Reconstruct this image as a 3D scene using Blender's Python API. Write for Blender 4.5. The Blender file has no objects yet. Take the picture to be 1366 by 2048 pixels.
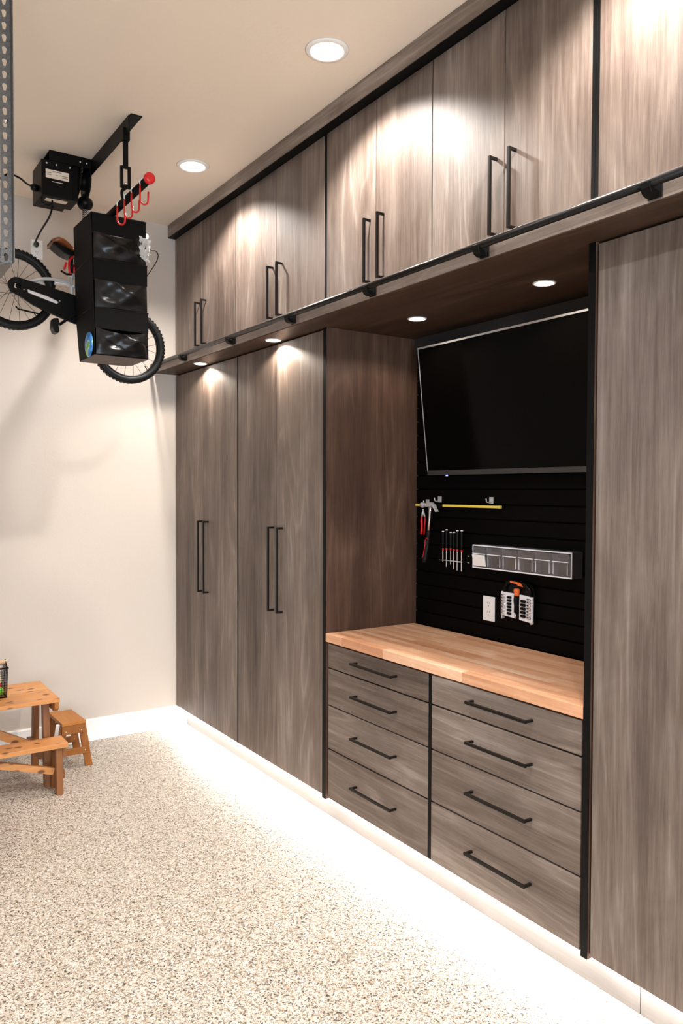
import bpy, bmesh, math, random
from mathutils import Vector, Matrix
C = bpy.context.scene
COL = C.collection
R = random.Random(7)
pi = math.pi

# ------------------------------------------------------------------ camera
cam = bpy.data.cameras.new('camera')
cam.sensor_width = 36.0
cam.lens = 1561.78 / 2048 * 36.0
cam.clip_start = 0.02
cam_o = bpy.data.objects.new('camera', cam)
COL.objects.link(cam_o)
fw = Vector((0.55588239, 0.83077448, -0.02843485))
rt = Vector((0.83115756, -0.55602748, 0.00324993))
up = Vector((0.0131106, 0.02544042, 0.99959036))
m = Matrix((rt, up, -fw)).transposed().to_4x4()
m.translation = (0, 0, 1.65)
cam_o.matrix_world = m
C.camera = cam_o

# ------------------------------------------------------------------ world, exposure
wd = bpy.data.worlds.new('world')
C.world = wd
wd.use_nodes = True
wd.node_tree.nodes['Background'].inputs[0].default_value = (0.9, 0.95, 1.0, 1)
wd.node_tree.nodes['Background'].inputs[1].default_value = 0.05
C.view_settings.view_transform = 'Standard'
C.view_settings.look = 'None'
C.view_settings.gamma = 1.0
C.view_settings.use_curve_mapping = False
C.view_settings.exposure = 0.0

# ------------------------------------------------------------------ lights
ZC = 3.45
def lamp(name, kind, loc, energy, col, **kw):
    l = bpy.data.lights.new(name, kind)
    l.energy = energy
    l.color = col
    for k, v in kw.items():
        if k != 'rotation_euler': setattr(l, k, v)
    o = bpy.data.objects.new(name, l)
    o.location = loc
    o.rotation_euler = kw.get('rotation_euler', (0, 0, 0))
    COL.objects.link(o)
    return o
WARM = (1.0, 0.945, 0.89)
SPOT_E = 235.0
CEIL_ROW = [4.118, 2.737, 1.357, -0.024]
def downlight(x, y, e, col, half=132, blend=0.4):
    lamp('ceiling_lamp', 'SPOT', (x, y, ZC - 0.013), e, col, spot_size=math.radians(half), spot_blend=blend, shadow_soft_size=0.05)
for y in CEIL_ROW:
    downlight(1.753, y, SPOT_E, WARM, 132, 0.5)
for y in (1.357, -0.023):
    downlight(0.373, y, 165.0, (0.90, 0.94, 1.0))
for x, y in ((-1.007, 2.737), (-1.007, 0.0), (-2.387, 3.5), (-2.387, 1.357)):
    downlight(x, y, 45.0, (1.0, 0.88, 0.74))
# daylight through the open garage door behind the camera
lamp('garage_door_daylight', 'AREA', (-0.9, -3.55, 1.15), 300.0, (0.75, 0.87, 1.0), shape='RECTANGLE', size=4.6, size_y=2.2, rotation_euler=(pi/2, 0, 0))
PUCK = [(1.995, 4.575), (1.998, 3.637), (2.295, 2.81), (2.298, 2.055)]
for x, y in PUCK:
    lamp('puck_lamp', 'SPOT', (x, y, 2.428), 25.0 if x < 2.1 else 10.0, (1.0, 0.88, 0.76), spot_size=math.radians(150), spot_blend=0.3, shadow_soft_size=0.02)
# led strip under the cabinet bottoms, shining down on the floor
led = lamp('led_strip_lamp', 'AREA', (2.098, 3.0, 0.1335), 47.0, (1.0, 0.965, 0.93), shape='RECTANGLE', size=0.012, size_y=4.25)

# ------------------------------------------------------------------ mesh helper
class MB:
    def __init__(s):
        s.v = []; s.f = []; s.sm = []
    def add(s, vs, fs, smooth=False):
        n = len(s.v)
        s.v += [tuple(v) for v in vs]
        s.f += [tuple(i + n for i in f) for f in fs]
        s.sm += [smooth] * len(fs)
        return s
    def box(s, x0, x1, y0, y1, z0, z1):
        x0, x1 = min(x0, x1), max(x0, x1); y0, y1 = min(y0, y1), max(y0, y1); z0, z1 = min(z0, z1), max(z0, z1)
        return s.add([(x0,y0,z0),(x1,y0,z0),(x1,y1,z0),(x0,y1,z0),(x0,y0,z1),(x1,y0,z1),(x1,y1,z1),(x0,y1,z1)],
                     [(0,3,2,1),(4,5,6,7),(0,1,5,4),(1,2,6,5),(2,3,7,6),(3,0,4,7)])
    def bar(s, p, q, w, d, side=(0, 1, 0)):
        p = Vector(p); q = Vector(q); a = (q - p).normalized()
        sd = Vector(side); sd = (sd - a * sd.dot(a)).normalized(); b = a.cross(sd)
        vs = []
        for e in (p, q):
            for i, j in ((-1,-1),(1,-1),(1,1),(-1,1)):
                vs.append(e + sd * (w / 2 * i) + b * (d / 2 * j))
        return s.add(vs, [(0,3,2,1),(4,5,6,7),(0,1,5,4),(1,2,6,5),(2,3,7,6),(3,0,4,7)])
    def tube(s, pts, r, n=10, closed=False, ends=True):
        pts = [Vector(p) for p in pts]
        N = len(pts)
        rr = r if isinstance(r, (list, tuple)) else [r] * N
        t0 = (pts[1] - pts[0]).normalized()
        ref = Vector((0, 0, 1)) if abs(t0.z) < 0.9 else Vector((0, 1, 0))
        u = (ref - t0 * ref.dot(t0)).normalized()
        vs = []
        for i in range(N):
            if closed:
                t = (pts[(i + 1) % N] - pts[i - 1]).normalized()
            else:
                t = (pts[min(i + 1, N - 1)] - pts[max(i - 1, 0)]).normalized()
            u = (u - t * u.dot(t)).normalized()
            w = t.cross(u)
            for k in range(n):
                a = 2 * pi * k / n
                vs.append(pts[i] + (u * math.cos(a) + w * math.sin(a)) * rr[i])
        fs = []
        for i in range(N if closed else N - 1):
            j = (i + 1) % N
            for k in range(n):
                l = (k + 1) % n
                fs.append((i*n+k, i*n+l, j*n+l, j*n+k))
        s.add(vs, fs, True)
        if ends and not closed:
            b = len(s.v) - N * n
            s.f.append(tuple(b + k for k in reversed(range(n)))); s.sm.append(False)
            s.f.append(tuple(b + (N-1)*n + k for k in range(n))); s.sm.append(False)
        return s
    def lathe(s, prof, base, axis, n=24, smooth=True):
        base = Vector(base); a = Vector(axis).normalized()
        ref = Vector((0,0,1)) if abs(a.z) < 0.9 else Vector((1,0,0))
        u = (ref - a * ref.dot(a)).normalized(); w = a.cross(u)
        vs = []; fs = []
        for r, h in prof:
            for k in range(n):
                t = 2*pi*k/n
                vs.append(base + a*h + (u*math.cos(t) + w*math.sin(t))*r)
        for i in range(len(prof)-1):
            for k in range(n):
                l = (k+1) % n
                fs.append((i*n+k, i*n+l, (i+1)*n+l, (i+1)*n+k))
        fs.append(tuple(reversed(range(n))))
        fs.append(tuple((len(prof)-1)*n + k for k in range(n)))
        return s.add(vs, fs, smooth)
    def prism(s, poly, fn, d0, d1, smooth=False):
        # poly: 2-D outline; fn(a, b, d) -> 3-D point
        n = len(poly)
        vs = [fn(a, b, d0) for a, b in poly] + [fn(a, b, d1) for a, b in poly]
        fs = [tuple(range(n)), tuple(reversed(range(n, 2*n)))]
        s.add(vs, fs, False)
        o = len(s.v) - 2*n
        for i in range(n):
            j = (i+1) % n
            s.f.append((o+i, o+n+i, o+n+j, o+j)); s.sm.append(smooth)
        return s
    def ball(s, c, rx, ry=None, rz=None, n=16, m=10):
        ry = ry or rx; rz = rz or rx
        vs = [(c[0], c[1], c[2]-rz)]; fs = []
        for i in range(1, m):
            t = pi*i/m
            for k in range(n):
                a = 2*pi*k/n
                vs.append((c[0]+rx*math.sin(t)*math.cos(a), c[1]+ry*math.sin(t)*math.sin(a), c[2]-rz*math.cos(t)))
        vs.append((c[0], c[1], c[2]+rz))
        for k in range(n):
            l = (k+1) % n
            fs.append((0, 1+l, 1+k))
            for i in range(m-2):
                a = 1+i*n
                fs.append((a+k, a+l, a+n+l, a+n+k))
            fs.append((1+(m-2)*n+k, 1+(m-2)*n+l, len(vs)-1))
        return s.add(vs, fs, True)
    def build(s, name, mat, parent=None, bevel=0.0, seg=2, label=None):
        xs = [v[0] for v in s.v]; ys = [v[1] for v in s.v]; zs = [v[2] for v in s.v]
        c = Vector(((min(xs)+max(xs))/2, (min(ys)+max(ys))/2, (min(zs)+max(zs))/2))
        me = bpy.data.meshes.new(name)
        me.from_pydata([Vector(v) - c for v in s.v], [], s.f)
        for p, q in zip(me.polygons, s.sm):
            p.use_smooth = q
        bm = bmesh.new(); bm.from_mesh(me)
        bmesh.ops.recalc_face_normals(bm, faces=bm.faces)
        if bevel > 0:
            es = [e for e in bm.edges if len(e.link_faces) == 2 and e.calc_face_angle(0) > 0.6]
            bmesh.ops.bevel(bm, geom=es, offset=bevel, segments=seg, profile=0.5, affect='EDGES', clamp_overlap=True)
        bm.to_mesh(me); bm.free()
        me.materials.append(mat)
        o = bpy.data.objects.new(name, me)
        COL.objects.link(o)
        if parent is not None:
            o.parent = parent
            o.location = c - Vector(W[parent.name])
        else:
            o.location = c
        W[o.name] = tuple(c)
        if label:
            o['label'] = label
        return o
W = {}
def tag(o, label, cat, group=None, kind=None):
    o['label'] = label; o['category'] = cat
    if group: o['group'] = group
    if kind: o['kind'] = kind
    return o
def thing(name, loc, label, cat, group=None):
    o = bpy.data.objects.new(name, None)
    o.empty_display_size = 0.05
    o.location = loc
    COL.objects.link(o)
    W[o.name] = tuple(loc)
    return tag(o, label, cat, group)
def struct(o):
    o['kind'] = 'structure'
    return o

# ------------------------------------------------------------------ materials
def mat(name, col, rough=0.5, metal=0.0, spec=0.5, emit=None, es=0.0, bump=0.0, bscale=200.0, trans=0.0, var=0.0, vscale=8.0, coat=0.0):
    mt = bpy.data.materials.new(name); mt.use_nodes = True
    nt = mt.node_tree; b = nt.nodes['Principled BSDF']
    b.inputs['Base Color'].default_value = (*col, 1)
    b.inputs['Roughness'].default_value = rough
    b.inputs['Metallic'].default_value = metal
    b.inputs['Specular IOR Level'].default_value = spec
    b.inputs['Transmission Weight'].default_value = trans
    b.inputs['Coat Weight'].default_value = coat
    if emit:
        b.inputs['Emission Color'].default_value = (*emit, 1)
        b.inputs['Emission Strength'].default_value = es
    if bump or var:
        tc = nt.nodes.new('ShaderNodeTexCoord')
    if var:
        n = nt.nodes.new('ShaderNodeTexNoise'); n.inputs['Scale'].default_value = vscale; n.inputs['Detail'].default_value = 5
        nt.links.new(tc.outputs['Object'], n.inputs['Vector'])
        r = nt.nodes.new('ShaderNodeValToRGB')
        r.color_ramp.elements[0].position = 0.3; r.color_ramp.elements[1].position = 0.7
        r.color_ramp.elements[0].color = (*[c*(1-var) for c in col], 1)
        r.color_ramp.elements[1].color = (*[min(1, c*(1+var)) for c in col], 1)
        nt.links.new(n.outputs['Fac'], r.inputs['Fac'])
        nt.links.new(r.outputs['Color'], b.inputs['Base Color'])
    if bump:
        n = nt.nodes.new('ShaderNodeTexNoise'); n.inputs['Scale'].default_value = bscale; n.inputs['Detail'].default_value = 3
        nt.links.new(tc.outputs['Object'], n.inputs['Vector'])
        bp = nt.nodes.new('ShaderNodeBump'); bp.inputs['Strength'].default_value = bump; bp.inputs['Distance'].default_value = 0.002
        nt.links.new(n.outputs['Fac'], bp.inputs['Height'])
        nt.links.new(bp.outputs['Normal'], b.inputs['Normal'])
    return mt

def wood(name, axis, ramp, rough=0.45, stretch=14.0, fine=60.0, ring=9.0, spec=0.5, tint=0.12, bump=0.12, knots=False):
    """grain along axis (0,1,2) in object space, each piece offset at random"""
    mt = bpy.data.materials.new(name); mt.use_nodes = True
    nt = mt.node_tree; N = nt.nodes; L = nt.links; b = N['Principled BSDF']
    tc = N.new('ShaderNodeTexCoord'); oi = N.new('ShaderNodeObjectInfo')
    mul = N.new('ShaderNodeVectorMath'); mul.operation = 'SCALE'; mul.inputs[0].default_value = (13.7, 29.3, 41.9)
    L.new(oi.outputs['Random'], mul.inputs['Scale'])
    add = N.new('ShaderNodeVectorMath'); add.operation = 'ADD'
    L.new(tc.outputs['Object'], add.inputs[0]); L.new(mul.outputs[0], add.inputs[1])
    def noise(sc_across, sc_along, detail, rough_=0.55, dist=0.0):
        mp = N.new('ShaderNodeMapping')
        sc = [sc_across]*3; sc[axis] = sc_along
        mp.inputs['Scale'].default_value = sc
        L.new(add.outputs[0], mp.inputs['Vector'])
        n = N.new('ShaderNodeTexNoise'); n.inputs['Scale'].default_value = 1.0
        n.inputs['Detail'].default_value = detail; n.inputs['Roughness'].default_value = rough_; n.inputs['Distortion'].default_value = dist
        L.new(mp.outputs[0], n.inputs['Vector'])
        return n.outputs['Fac']
    def math_(op, a, bb):
        n = N.new('ShaderNodeMath'); n.operation = op
        for i, v in enumerate((a, bb)):
            if isinstance(v, (int, float)): n.inputs[i].default_value = v
            else: L.new(v, n.inputs[i])
        return n.outputs[0]
    broad = noise(7.0, 7.0/stretch, 3)
    cath = noise(5.0, 5.0/9.0, 2, 0.45, 0.3)
    rings = math_('SINE', math_('MULTIPLY', cath, ring*6.283), 0)
    rings = math_('POWER', math_('ADD', math_('MULTIPLY', rings, 0.5), 0.5), 6.0)
    fin = noise(fine, fine/stretch/2.2, 5, 0.65)
    hair = noise(fine*3.2, fine/9, 4, 0.75)
    cloud = noise(3.2, 1.6, 4, 0.6, 0.6)
    v = math_('MULTIPLY', broad, 0.42)
    v = math_('ADD', v, math_('MULTIPLY', cloud, 0.42))
    v = math_('ADD', v, math_('MULTIPLY', math_('MULTIPLY', rings, broad), 0.13))
    v = math_('ADD', v, math_('MULTIPLY', fin, 0.30))
    v = math_('ADD', v, math_('MULTIPLY', hair, 0.30))
    v = math_('SUBTRACT', v, 0.225)
    v = math_('ADD', v, math_('MULTIPLY', math_('SUBTRACT', oi.outputs['Random'], 0.5), tint))
    cr = N.new('ShaderNodeValToRGB')
    els = cr.color_ramp.elements
    while len(els) < len(ramp): els.new(0.5)
    for e, (p, c) in zip(els, ramp):
        e.position = p; e.color = (*c, 1)
    L.new(v, cr.inputs['Fac'])
    out = cr.outputs['Color']
    if knots:
        mp = N.new('ShaderNodeMapping'); sc = [20.0]*3; sc[axis] = 11.0; mp.inputs['Scale'].default_value = sc
        L.new(add.outputs[0], mp.inputs['Vector'])
        vo = N.new('ShaderNodeTexVoronoi'); vo.inputs['Scale'].default_value = 1.0
        L.new(mp.outputs[0], vo.inputs['Vector'])
        mr = N.new('ShaderNodeMapRange'); mr.inputs['From Min'].default_value = 0.15; mr.inputs['From Max'].default_value = 0.28
        L.new(vo.outputs['Distance'], mr.inputs['Value'])
        mx = N.new('ShaderNodeMix'); mx.data_type = 'RGBA'
        L.new(mr.outputs[0], mx.inputs['Factor']); mx.inputs['A'].default_value = (0.14, 0.05, 0.012, 1); L.new(out, mx.inputs['B'])
        out = mx.outputs['Result']
    L.new(out, b.inputs['Base Color'])
    b.inputs['Roughness'].default_value = rough
    b.inputs['Specular IOR Level'].default_value = spec
    bp = N.new('ShaderNodeBump'); bp.inputs['Strength'].default_value = bump; bp.inputs['Distance'].default_value = 0.003
    L.new(fin, bp.inputs['Height']); L.new(bp.outputs['Normal'], b.inputs['Normal'])
    return mt

GREY_WOOD = [(0.27, (0.045, 0.030, 0.024)), (0.43, (0.112, 0.081, 0.065)), (0.57, (0.180, 0.139, 0.115)), (0.76, (0.330, 0.276, 0.242))]
M_wood_v = wood('grey_brown_wood_vertical', 2, GREY_WOOD, rough=0.50, spec=0.42)
M_wood_h = wood('grey_brown_wood_horizontal', 1, GREY_WOOD, rough=0.50, spec=0.42)
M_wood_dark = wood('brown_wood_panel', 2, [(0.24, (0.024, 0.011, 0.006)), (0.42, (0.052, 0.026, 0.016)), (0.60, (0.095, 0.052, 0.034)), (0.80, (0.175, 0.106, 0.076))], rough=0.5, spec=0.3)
M_under_shade = wood('shade_darkened_underside_wood', 1, [(0.22, (0.018, 0.009, 0.005)), (0.42, (0.040, 0.021, 0.012)), (0.60, (0.070, 0.039, 0.024)), (0.80, (0.120, 0.072, 0.048))], rough=0.5, spec=0.3)  # shelf wood darkened, with the shade beneath put into the colour
M_block = wood('butcher_block_wood', 1, [(0.15, (0.38, 0.15, 0.075)), (0.40, (0.60, 0.295, 0.16)), (0.60, (0.74, 0.42, 0.25)), (0.85, (0.88, 0.64, 0.46))], rough=0.38, tint=0.34, fine=50, bump=0.04)
PINE = [(0.2, (0.36, 0.13, 0.035)), (0.45, (0.50, 0.205, 0.06)), (0.62, (0.58, 0.26, 0.085)), (0.85, (0.68, 0.36, 0.14))]
M_pine_x = wood('stained_pine', 0, PINE, rough=0.45, bump=0.05, knots=True, tint=0.15)
M_pine_shade = wood('stained_pine_upright_shaded', 2, [(p, (c[0]*0.40, c[1]*0.33, c[2]*0.24)) for p, c in PINE], rough=0.45, bump=0.05, tint=0.15)  # pine stain scaled darker, painting shade into the legs and rails
STOOLW = [(0.2, (0.24, 0.075, 0.008)), (0.45, (0.34, 0.115, 0.012)), (0.62, (0.41, 0.15, 0.018)), (0.85, (0.50, 0.21, 0.04))]
M_stool = wood('amber_stained_wood', 1, STOOLW, rough=0.45, bump=0.05)
M_stool_shade = wood('amber_stained_wood_upright_shaded', 2, [(p, (c[0]*0.72, c[1]*0.66, c[2]*0.55)) for p, c in STOOLW], rough=0.45, bump=0.05)  # amber stain scaled darker, shade painted into apron, legs and rails
M_black = mat('black_melamine', (0.002, 0.002, 0.002), 0.6, spec=0.05, bump=0.05, bscale=300)
M_edge = mat('black_edge_band', (0.003, 0.003, 0.003), 0.5, bump=0.03, spec=0.12)
M_handle = mat('black_bronze_metal', (0.010, 0.008, 0.007), 0.35, 0.4, spec=0.3, bump=0.05, bscale=400)
M_slat = mat('black_slat_panel', (0.0022, 0.0019, 0.0019), 0.5, bump=0.10, bscale=220, spec=0.06)
M_wall = mat('cream_wall_paint', (0.60, 0.535, 0.475), 0.85, bump=0.25, bscale=90, spec=0.2)
M_ceil = mat('cream_ceiling_paint', (0.86, 0.755, 0.635), 0.9, bump=0.35, bscale=70, spec=0.15)
M_white = mat('white_trim_paint', (0.90, 0.89, 0.87), 0.45, bump=0.03)
M_plastic_w = mat('white_plastic', (0.90, 0.89, 0.87), 0.35, bump=0.02)
M_fixture = mat('white_enamel', (0.85, 0.83, 0.80), 0.5, bump=0.02)
M_lens = mat('lit_lens', (1, 1, 1), 0.5, emit=(1.0, 0.96, 0.92), es=9.0)
M_puck = mat('lit_puck_lens', (1, 1, 1), 0.5, emit=(1.0, 0.95, 0.90), es=14.0)
M_led = mat('lit_led_strip', (1, 1, 1), 0.5, emit=(1.0, 0.965, 0.93), es=6.0)
M_bluelight = mat('blue_power_light', (0.02, 0.02, 0.1), 0.4, emit=(0.15, 0.15, 1.0), es=6.0)
M_rub = mat('black_rubber', (0.006, 0.006, 0.006), 0.5, spec=0.25, bump=0.3, bscale=250)
M_blk = mat('black_satin_plastic', (0.0035, 0.0035, 0.0035), 0.35, spec=0.15, bump=0.05)
M_blkm = mat('black_powder_coat', (0.0035, 0.0033, 0.003), 0.45, spec=0.12, bump=0.12, bscale=300)
M_sil = mat('silver_metal', (0.74, 0.74, 0.74), 0.32, 0.45, bump=0.02)
M_chrome = mat('chrome', (0.82, 0.82, 0.84), 0.15, 1.0, bump=0.01)
M_steel = mat('brushed_steel', (0.66, 0.66, 0.68), 0.38, 0.55, bump=0.05)
M_galv = mat('grey_hammered_metal', (0.15, 0.145, 0.14), 0.5, 0.6, bump=0.5, bscale=500, var=0.45, vscale=420)
M_red = mat('red_vinyl', (0.62, 0.012, 0.012), 0.3, bump=0.02)
M_orange = mat('orange_plastic', (0.85, 0.16, 0.03), 0.4, bump=0.02)
M_yellow = mat('yellow_paint', (0.80, 0.62, 0.09), 0.4, bump=0.02)
M_fabric = mat('black_nylon_fabric', (0.0045, 0.004, 0.004), 0.65, bump=0.5, bscale=350, spec=0.12)
M_pvc = mat('black_shiny_vinyl', (0.006, 0.0055, 0.0055), 0.24, bump=0.10, bscale=12, spec=0.32)
M_card = mat('brown_card_bottom', (0.10, 0.075, 0.065), 0.7, bump=0.1)
M_leather = mat('brown_leather', (0.22, 0.062, 0.018), 0.3, bump=0.12, bscale=160, var=0.2)
M_label = mat('printed_label_paper', (0.72, 0.62, 0.50), 0.6, bump=0.02)
M_print = mat('grey_print', (0.25, 0.21, 0.17), 0.6, bump=0.02)
M_clear = mat('clear_plastic', (0.92, 0.93, 1.0), 0.12, trans=0.94, bump=0.02)
M_frost = mat('pale_grey_plastic', (0.86, 0.86, 0.90), 0.3, bump=0.03)
M_greyp = mat('dark_grey_plastic', (0.05, 0.05, 0.052), 0.45, bump=0.1, bscale=300)
M_bag = mat('white_plastic_film', (0.75, 0.74, 0.72), 0.2, trans=0.35, bump=0.3, bscale=60)
M_screen = mat('screen_glass', (0.0015, 0.0013, 0.001), 0.12, spec=0.06, bump=0.01)
M_bezel = mat('glint_pale_bezel', (0.62, 0.60, 0.60), 0.38, 0.5, bump=0.02)
M_bezel_d = mat('charcoal_bezel', (0.045, 0.042, 0.042), 0.4, 0.2, bump=0.03)
M_natural = mat('pale_wood_dowel', (0.62, 0.42, 0.24), 0.5, var=0.15, bump=0.03)
M_redtoy = mat('red_toy_plastic', (0.6, 0.02, 0.015), 0.4, bump=0.02)
M_green = mat('green_toy_plastic', (0.15, 0.5, 0.04), 0.4, bump=0.02)
M_ytoy = mat('cream_toy_plastic', (0.7, 0.6, 0.4), 0.4, bump=0.02)

def toekick_mat():
    return wood('grey_kick_wood', 1, [(0.2, (0.078, 0.069, 0.065)), (0.5, (0.105, 0.094, 0.089)), (0.85, (0.14, 0.128, 0.122))], rough=0.5, bump=0.05)  # neutral grey wood with low-contrast grain
M_kick = toekick_mat()

def floor_mat():
    mt = bpy.data.materials.new('flake_epoxy_floor'); mt.use_nodes = True
    nt = mt.node_tree; N = nt.nodes; L = nt.links; b = N['Principled BSDF']
    tc = N.new('ShaderNodeTexCoord')
    def vor(scale):
        v = N.new('ShaderNodeTexVoronoi'); v.inputs['Scale'].default_value = scale; v.inputs['Randomness'].default_value = 1.0
        L.new(tc.outputs['Object'], v.inputs['Vector'])
        s = N.new('ShaderNodeSeparateColor'); L.new(v.outputs['Color'], s.inputs[0])
        return s.outputs[0], s.outputs[1]
    r1, r2 = vor(185.0)
    cr = N.new('ShaderNodeValToRGB'); cr.color_ramp.interpolation = 'CONSTANT'
    cols = [(0.0, (0.50, 0.44, 0.375)), (0.34, (0.39, 0.33, 0.265)), (0.58, (0.60, 0.56, 0.50)), (0.74, (0.28, 0.22, 0.165)), (0.85, (0.13, 0.097, 0.07)), (0.915, (0.035, 0.027, 0.02)), (0.965, (0.34, 0.25, 0.15))]
    els = cr.color_ramp.elements
    while len(els) < len(cols): els.new(0.5)
    for e, (p, c) in zip(els, cols): e.position = p; e.color = (*c, 1)
    L.new(r1, cr.inputs['Fac'])
    s1, s2 = vor(310.0)
    cr2 = N.new('ShaderNodeValToRGB'); cr2.color_ramp.interpolation = 'CONSTANT'
    e2 = cr2.color_ramp.elements
    e2[0].position = 0; e2[0].color = (0, 0, 0, 1); e2[1].position = 0.90; e2[1].color = (1, 1, 1, 1)
    L.new(s1, cr2.inputs['Fac'])
    mx = N.new('ShaderNodeMix'); mx.data_type = 'RGBA'
    L.new(cr2.outputs['Color'], mx.inputs['Factor']); L.new(cr.outputs['Color'], mx.inputs['A']); mx.inputs['B'].default_value = (0.13, 0.10, 0.075, 1)
    L.new(mx.outputs['Result'], b.inputs['Base Color'])
    b.inputs['Roughness'].default_value = 0.42; b.inputs['Specular IOR Level'].default_value = 0.35
    bp = N.new('ShaderNodeBump'); bp.inputs['Strength'].default_value = 0.15; bp.inputs['Distance'].default_value = 0.001
    L.new(r2, bp.inputs['Height']); L.new(bp.outputs['Normal'], b.inputs['Normal'])
    return mt
M_floor = floor_mat()

def patch_mat():
    mt = bpy.data.materials.new('blue_green_print'); mt.use_nodes = True
    nt = mt.node_tree; N = nt.nodes; L = nt.links; b = N['Principled BSDF']
    tc = N.new('ShaderNodeTexCoord')
    n = N.new('ShaderNodeTexNoise'); n.inputs['Scale'].default_value = 16.0; n.inputs['Detail'].default_value = 1.0
    L.new(tc.outputs['Object'], n.inputs['Vector'])
    cr = N.new('ShaderNodeValToRGB'); cr.color_ramp.interpolation = 'CONSTANT'
    cols = [(0.0, (0.03, 0.17, 0.50)), (0.44, (0.06, 0.30, 0.70)), (0.53, (0.75, 0.78, 0.74)), (0.56, (0.16, 0.50, 0.03)), (0.70, (0.32, 0.66, 0.05))]
    els = cr.color_ramp.elements
    while len(els) < len(cols): els.new(0.5)
    for e, (p, c) in zip(els, cols): e.position = p; e.color = (*c, 1)
    L.new(n.outputs['Fac'], cr.inputs['Fac']); L.new(cr.outputs['Color'], b.inputs['Base Color'])
    b.inputs['Roughness'].default_value = 0.35
    return mt
M_patch = patch_mat()

# ------------------------------------------------------------------ the room
YB = 5.143
XW = 2.64
struct(MB().box(-4.2, XW+0.1, -3.6, YB+0.1, -0.1, 0).build('floor', M_floor))
struct(MB().box(-4.2, XW+0.1, -3.6, YB+0.1, ZC, ZC+0.1).build('ceiling', M_ceil))
struct(MB().box(-4.2, XW+0.1, YB, YB+0.1, 0, ZC).build('wall_back', M_wall))
struct(MB().box(XW, XW+0.1, -3.6, YB, 0, ZC).build('wall_right', M_wall))
struct(MB().box(-4.2, -4.1, -3.6, YB, 0, ZC).build('wall_left', M_wall))
wf = MB().box(-4.1, -3.2, -3.6, -3.5, 0, ZC).box(1.4, XW, -3.6, -3.5, 0, ZC).box(-3.2, 1.4, -3.6, -3.5, 2.3, ZC)
struct(wf.build('wall_front', M_wall))
bb = MB()
bb.prism([(YB, 0), (YB-0.014, 0), (YB-0.014, 0.135), (YB-0.010, 0.143), (YB, 0.143)], lambda a, b, d: (d, a, b), -4.1, 2.128)
struct(bb.build('baseboard_back', M_white))
# crown strip between the upper doors and the ceiling
cr_ = MB().box(2.0035, 2.09, 0.82, YB-0.002, 3.367, ZC)
cro = struct(cr_.build('trim_1', M_wood_h, bevel=0.0015))
MB().box(2.006, 2.09, 0.83, YB-0.004, 3.3635, 3.3668).build('crown_shade_strip', M_edge, cro, label='black strip painting the shade under the crown')  # thin black strip stands in for the shade under the crown
# toe kick: two boards meeting at a joint
k1 = struct(MB().box(2.129, 2.145, 1.482, YB-0.016, 0, 0.136).build('trim_2', M_kick, bevel=0.001))
k2 = struct(MB().box(2.129, 2.145, 0.83, 1.479, 0, 0.136).build('trim_3', M_kick, bevel=0.001))
MB().box(2.090, 2.106, 0.9, 5.12, 0.1345, 0.1375).build('led_strip', M_led, k1)

# ------------------------------------------------------------------ cabinets
XD = 2.055            # face of the doors
XDB = 2.074
XB0, XB1 = 2.077, 2.635
HX = XD - 0.035       # handle bar axis
def bar_handle(axis, c, a0, a1, parent):
    """square bar pull with two posts; axis 'z' or 'y', c the other coordinate"""
    w = 0.0055
    b = MB()
    if axis == 'z':
        y = c
        b.box(HX-w, HX+w, y-w, y+w, a0, a1)
        b.box(HX+w, XD, y-w*0.8, y+w*0.8, a0, a0+2*w)
        b.box(HX+w, XD, y-w*0.8, y+w*0.8, a1-2*w, a1)
    else:
        z = c
        b.box(HX-w, HX+w, a0, a1, z-w, z+w)
        b.box(HX+w, XD, a0, a0+2*w, z-w*0.8, z+w*0.8)
        b.box(HX+w, XD, a1-2*w, a1, z-w*0.8, z+w*0.8)
    return b.build('handle', M_handle, parent, bevel=0.0012)
def cabinet(name, label, y0, y1, z0, z1, doors, body_mat=M_black, dz=(None, None)):
    t = thing(name, (2.35, (y0+y1)/2, z0), label, 'cabinet', 'tall cabinets along the wall' if name == 'tall_cabinet' else 'upper cabinets above the long shelf')
    MB().box(XB0, XB1, y0, y1, z0, z1).build('body', body_mat, t)
    for d0, d1, hy, h0, h1 in doors:
        d = MB().box(XD, XDB, d0, d1, dz[0], dz[1]).build('door', M_wood_v, t, bevel=0.0012)
        if hy is not None:
            bar_handle('z', hy, h0, h1, d)
    return t
TZ = (0.142, 2.428)
cabinet('tall_cabinet', 'tall grey-brown two-door cabinet in the corner by the cream wall', 4.1755, 5.138, 0.14, 2.436,
        [(4.666, 5.134, 4.680, 0.989, 1.449), (4.184, 4.6625, 4.594, 0.989, 1.449)], dz=TZ)
ta = bpy.data.objects['tall_cabinet']
MB().box(2.0565, XB0-0.0005, 4.1760, 4.1838, TZ[0], TZ[1]).build('edge_or_gap_strip', M_edge, ta, label='black filler for the shaded gap between cabinets')  # black filler added to darken the shaded gap between tall cabinets
tb = cabinet('tall_cabinet', 'tall grey-brown two-door cabinet next to the workbench opening', 3.2275, 4.1735, 0.14, 2.436,
        [(3.702, 4.168, 3.735, 0.989, 1.449), (3.232, 3.6985, 3.637, 0.989, 1.449)], dz=TZ)
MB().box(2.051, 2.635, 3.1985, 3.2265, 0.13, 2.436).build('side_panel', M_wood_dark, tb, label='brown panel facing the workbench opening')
MB().box(2.0485, 2.0508, 3.1985, 3.2265, 0.13, 2.436).build('edge_or_gap_strip', M_edge, tb, label='black edge of the side panel')
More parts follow.
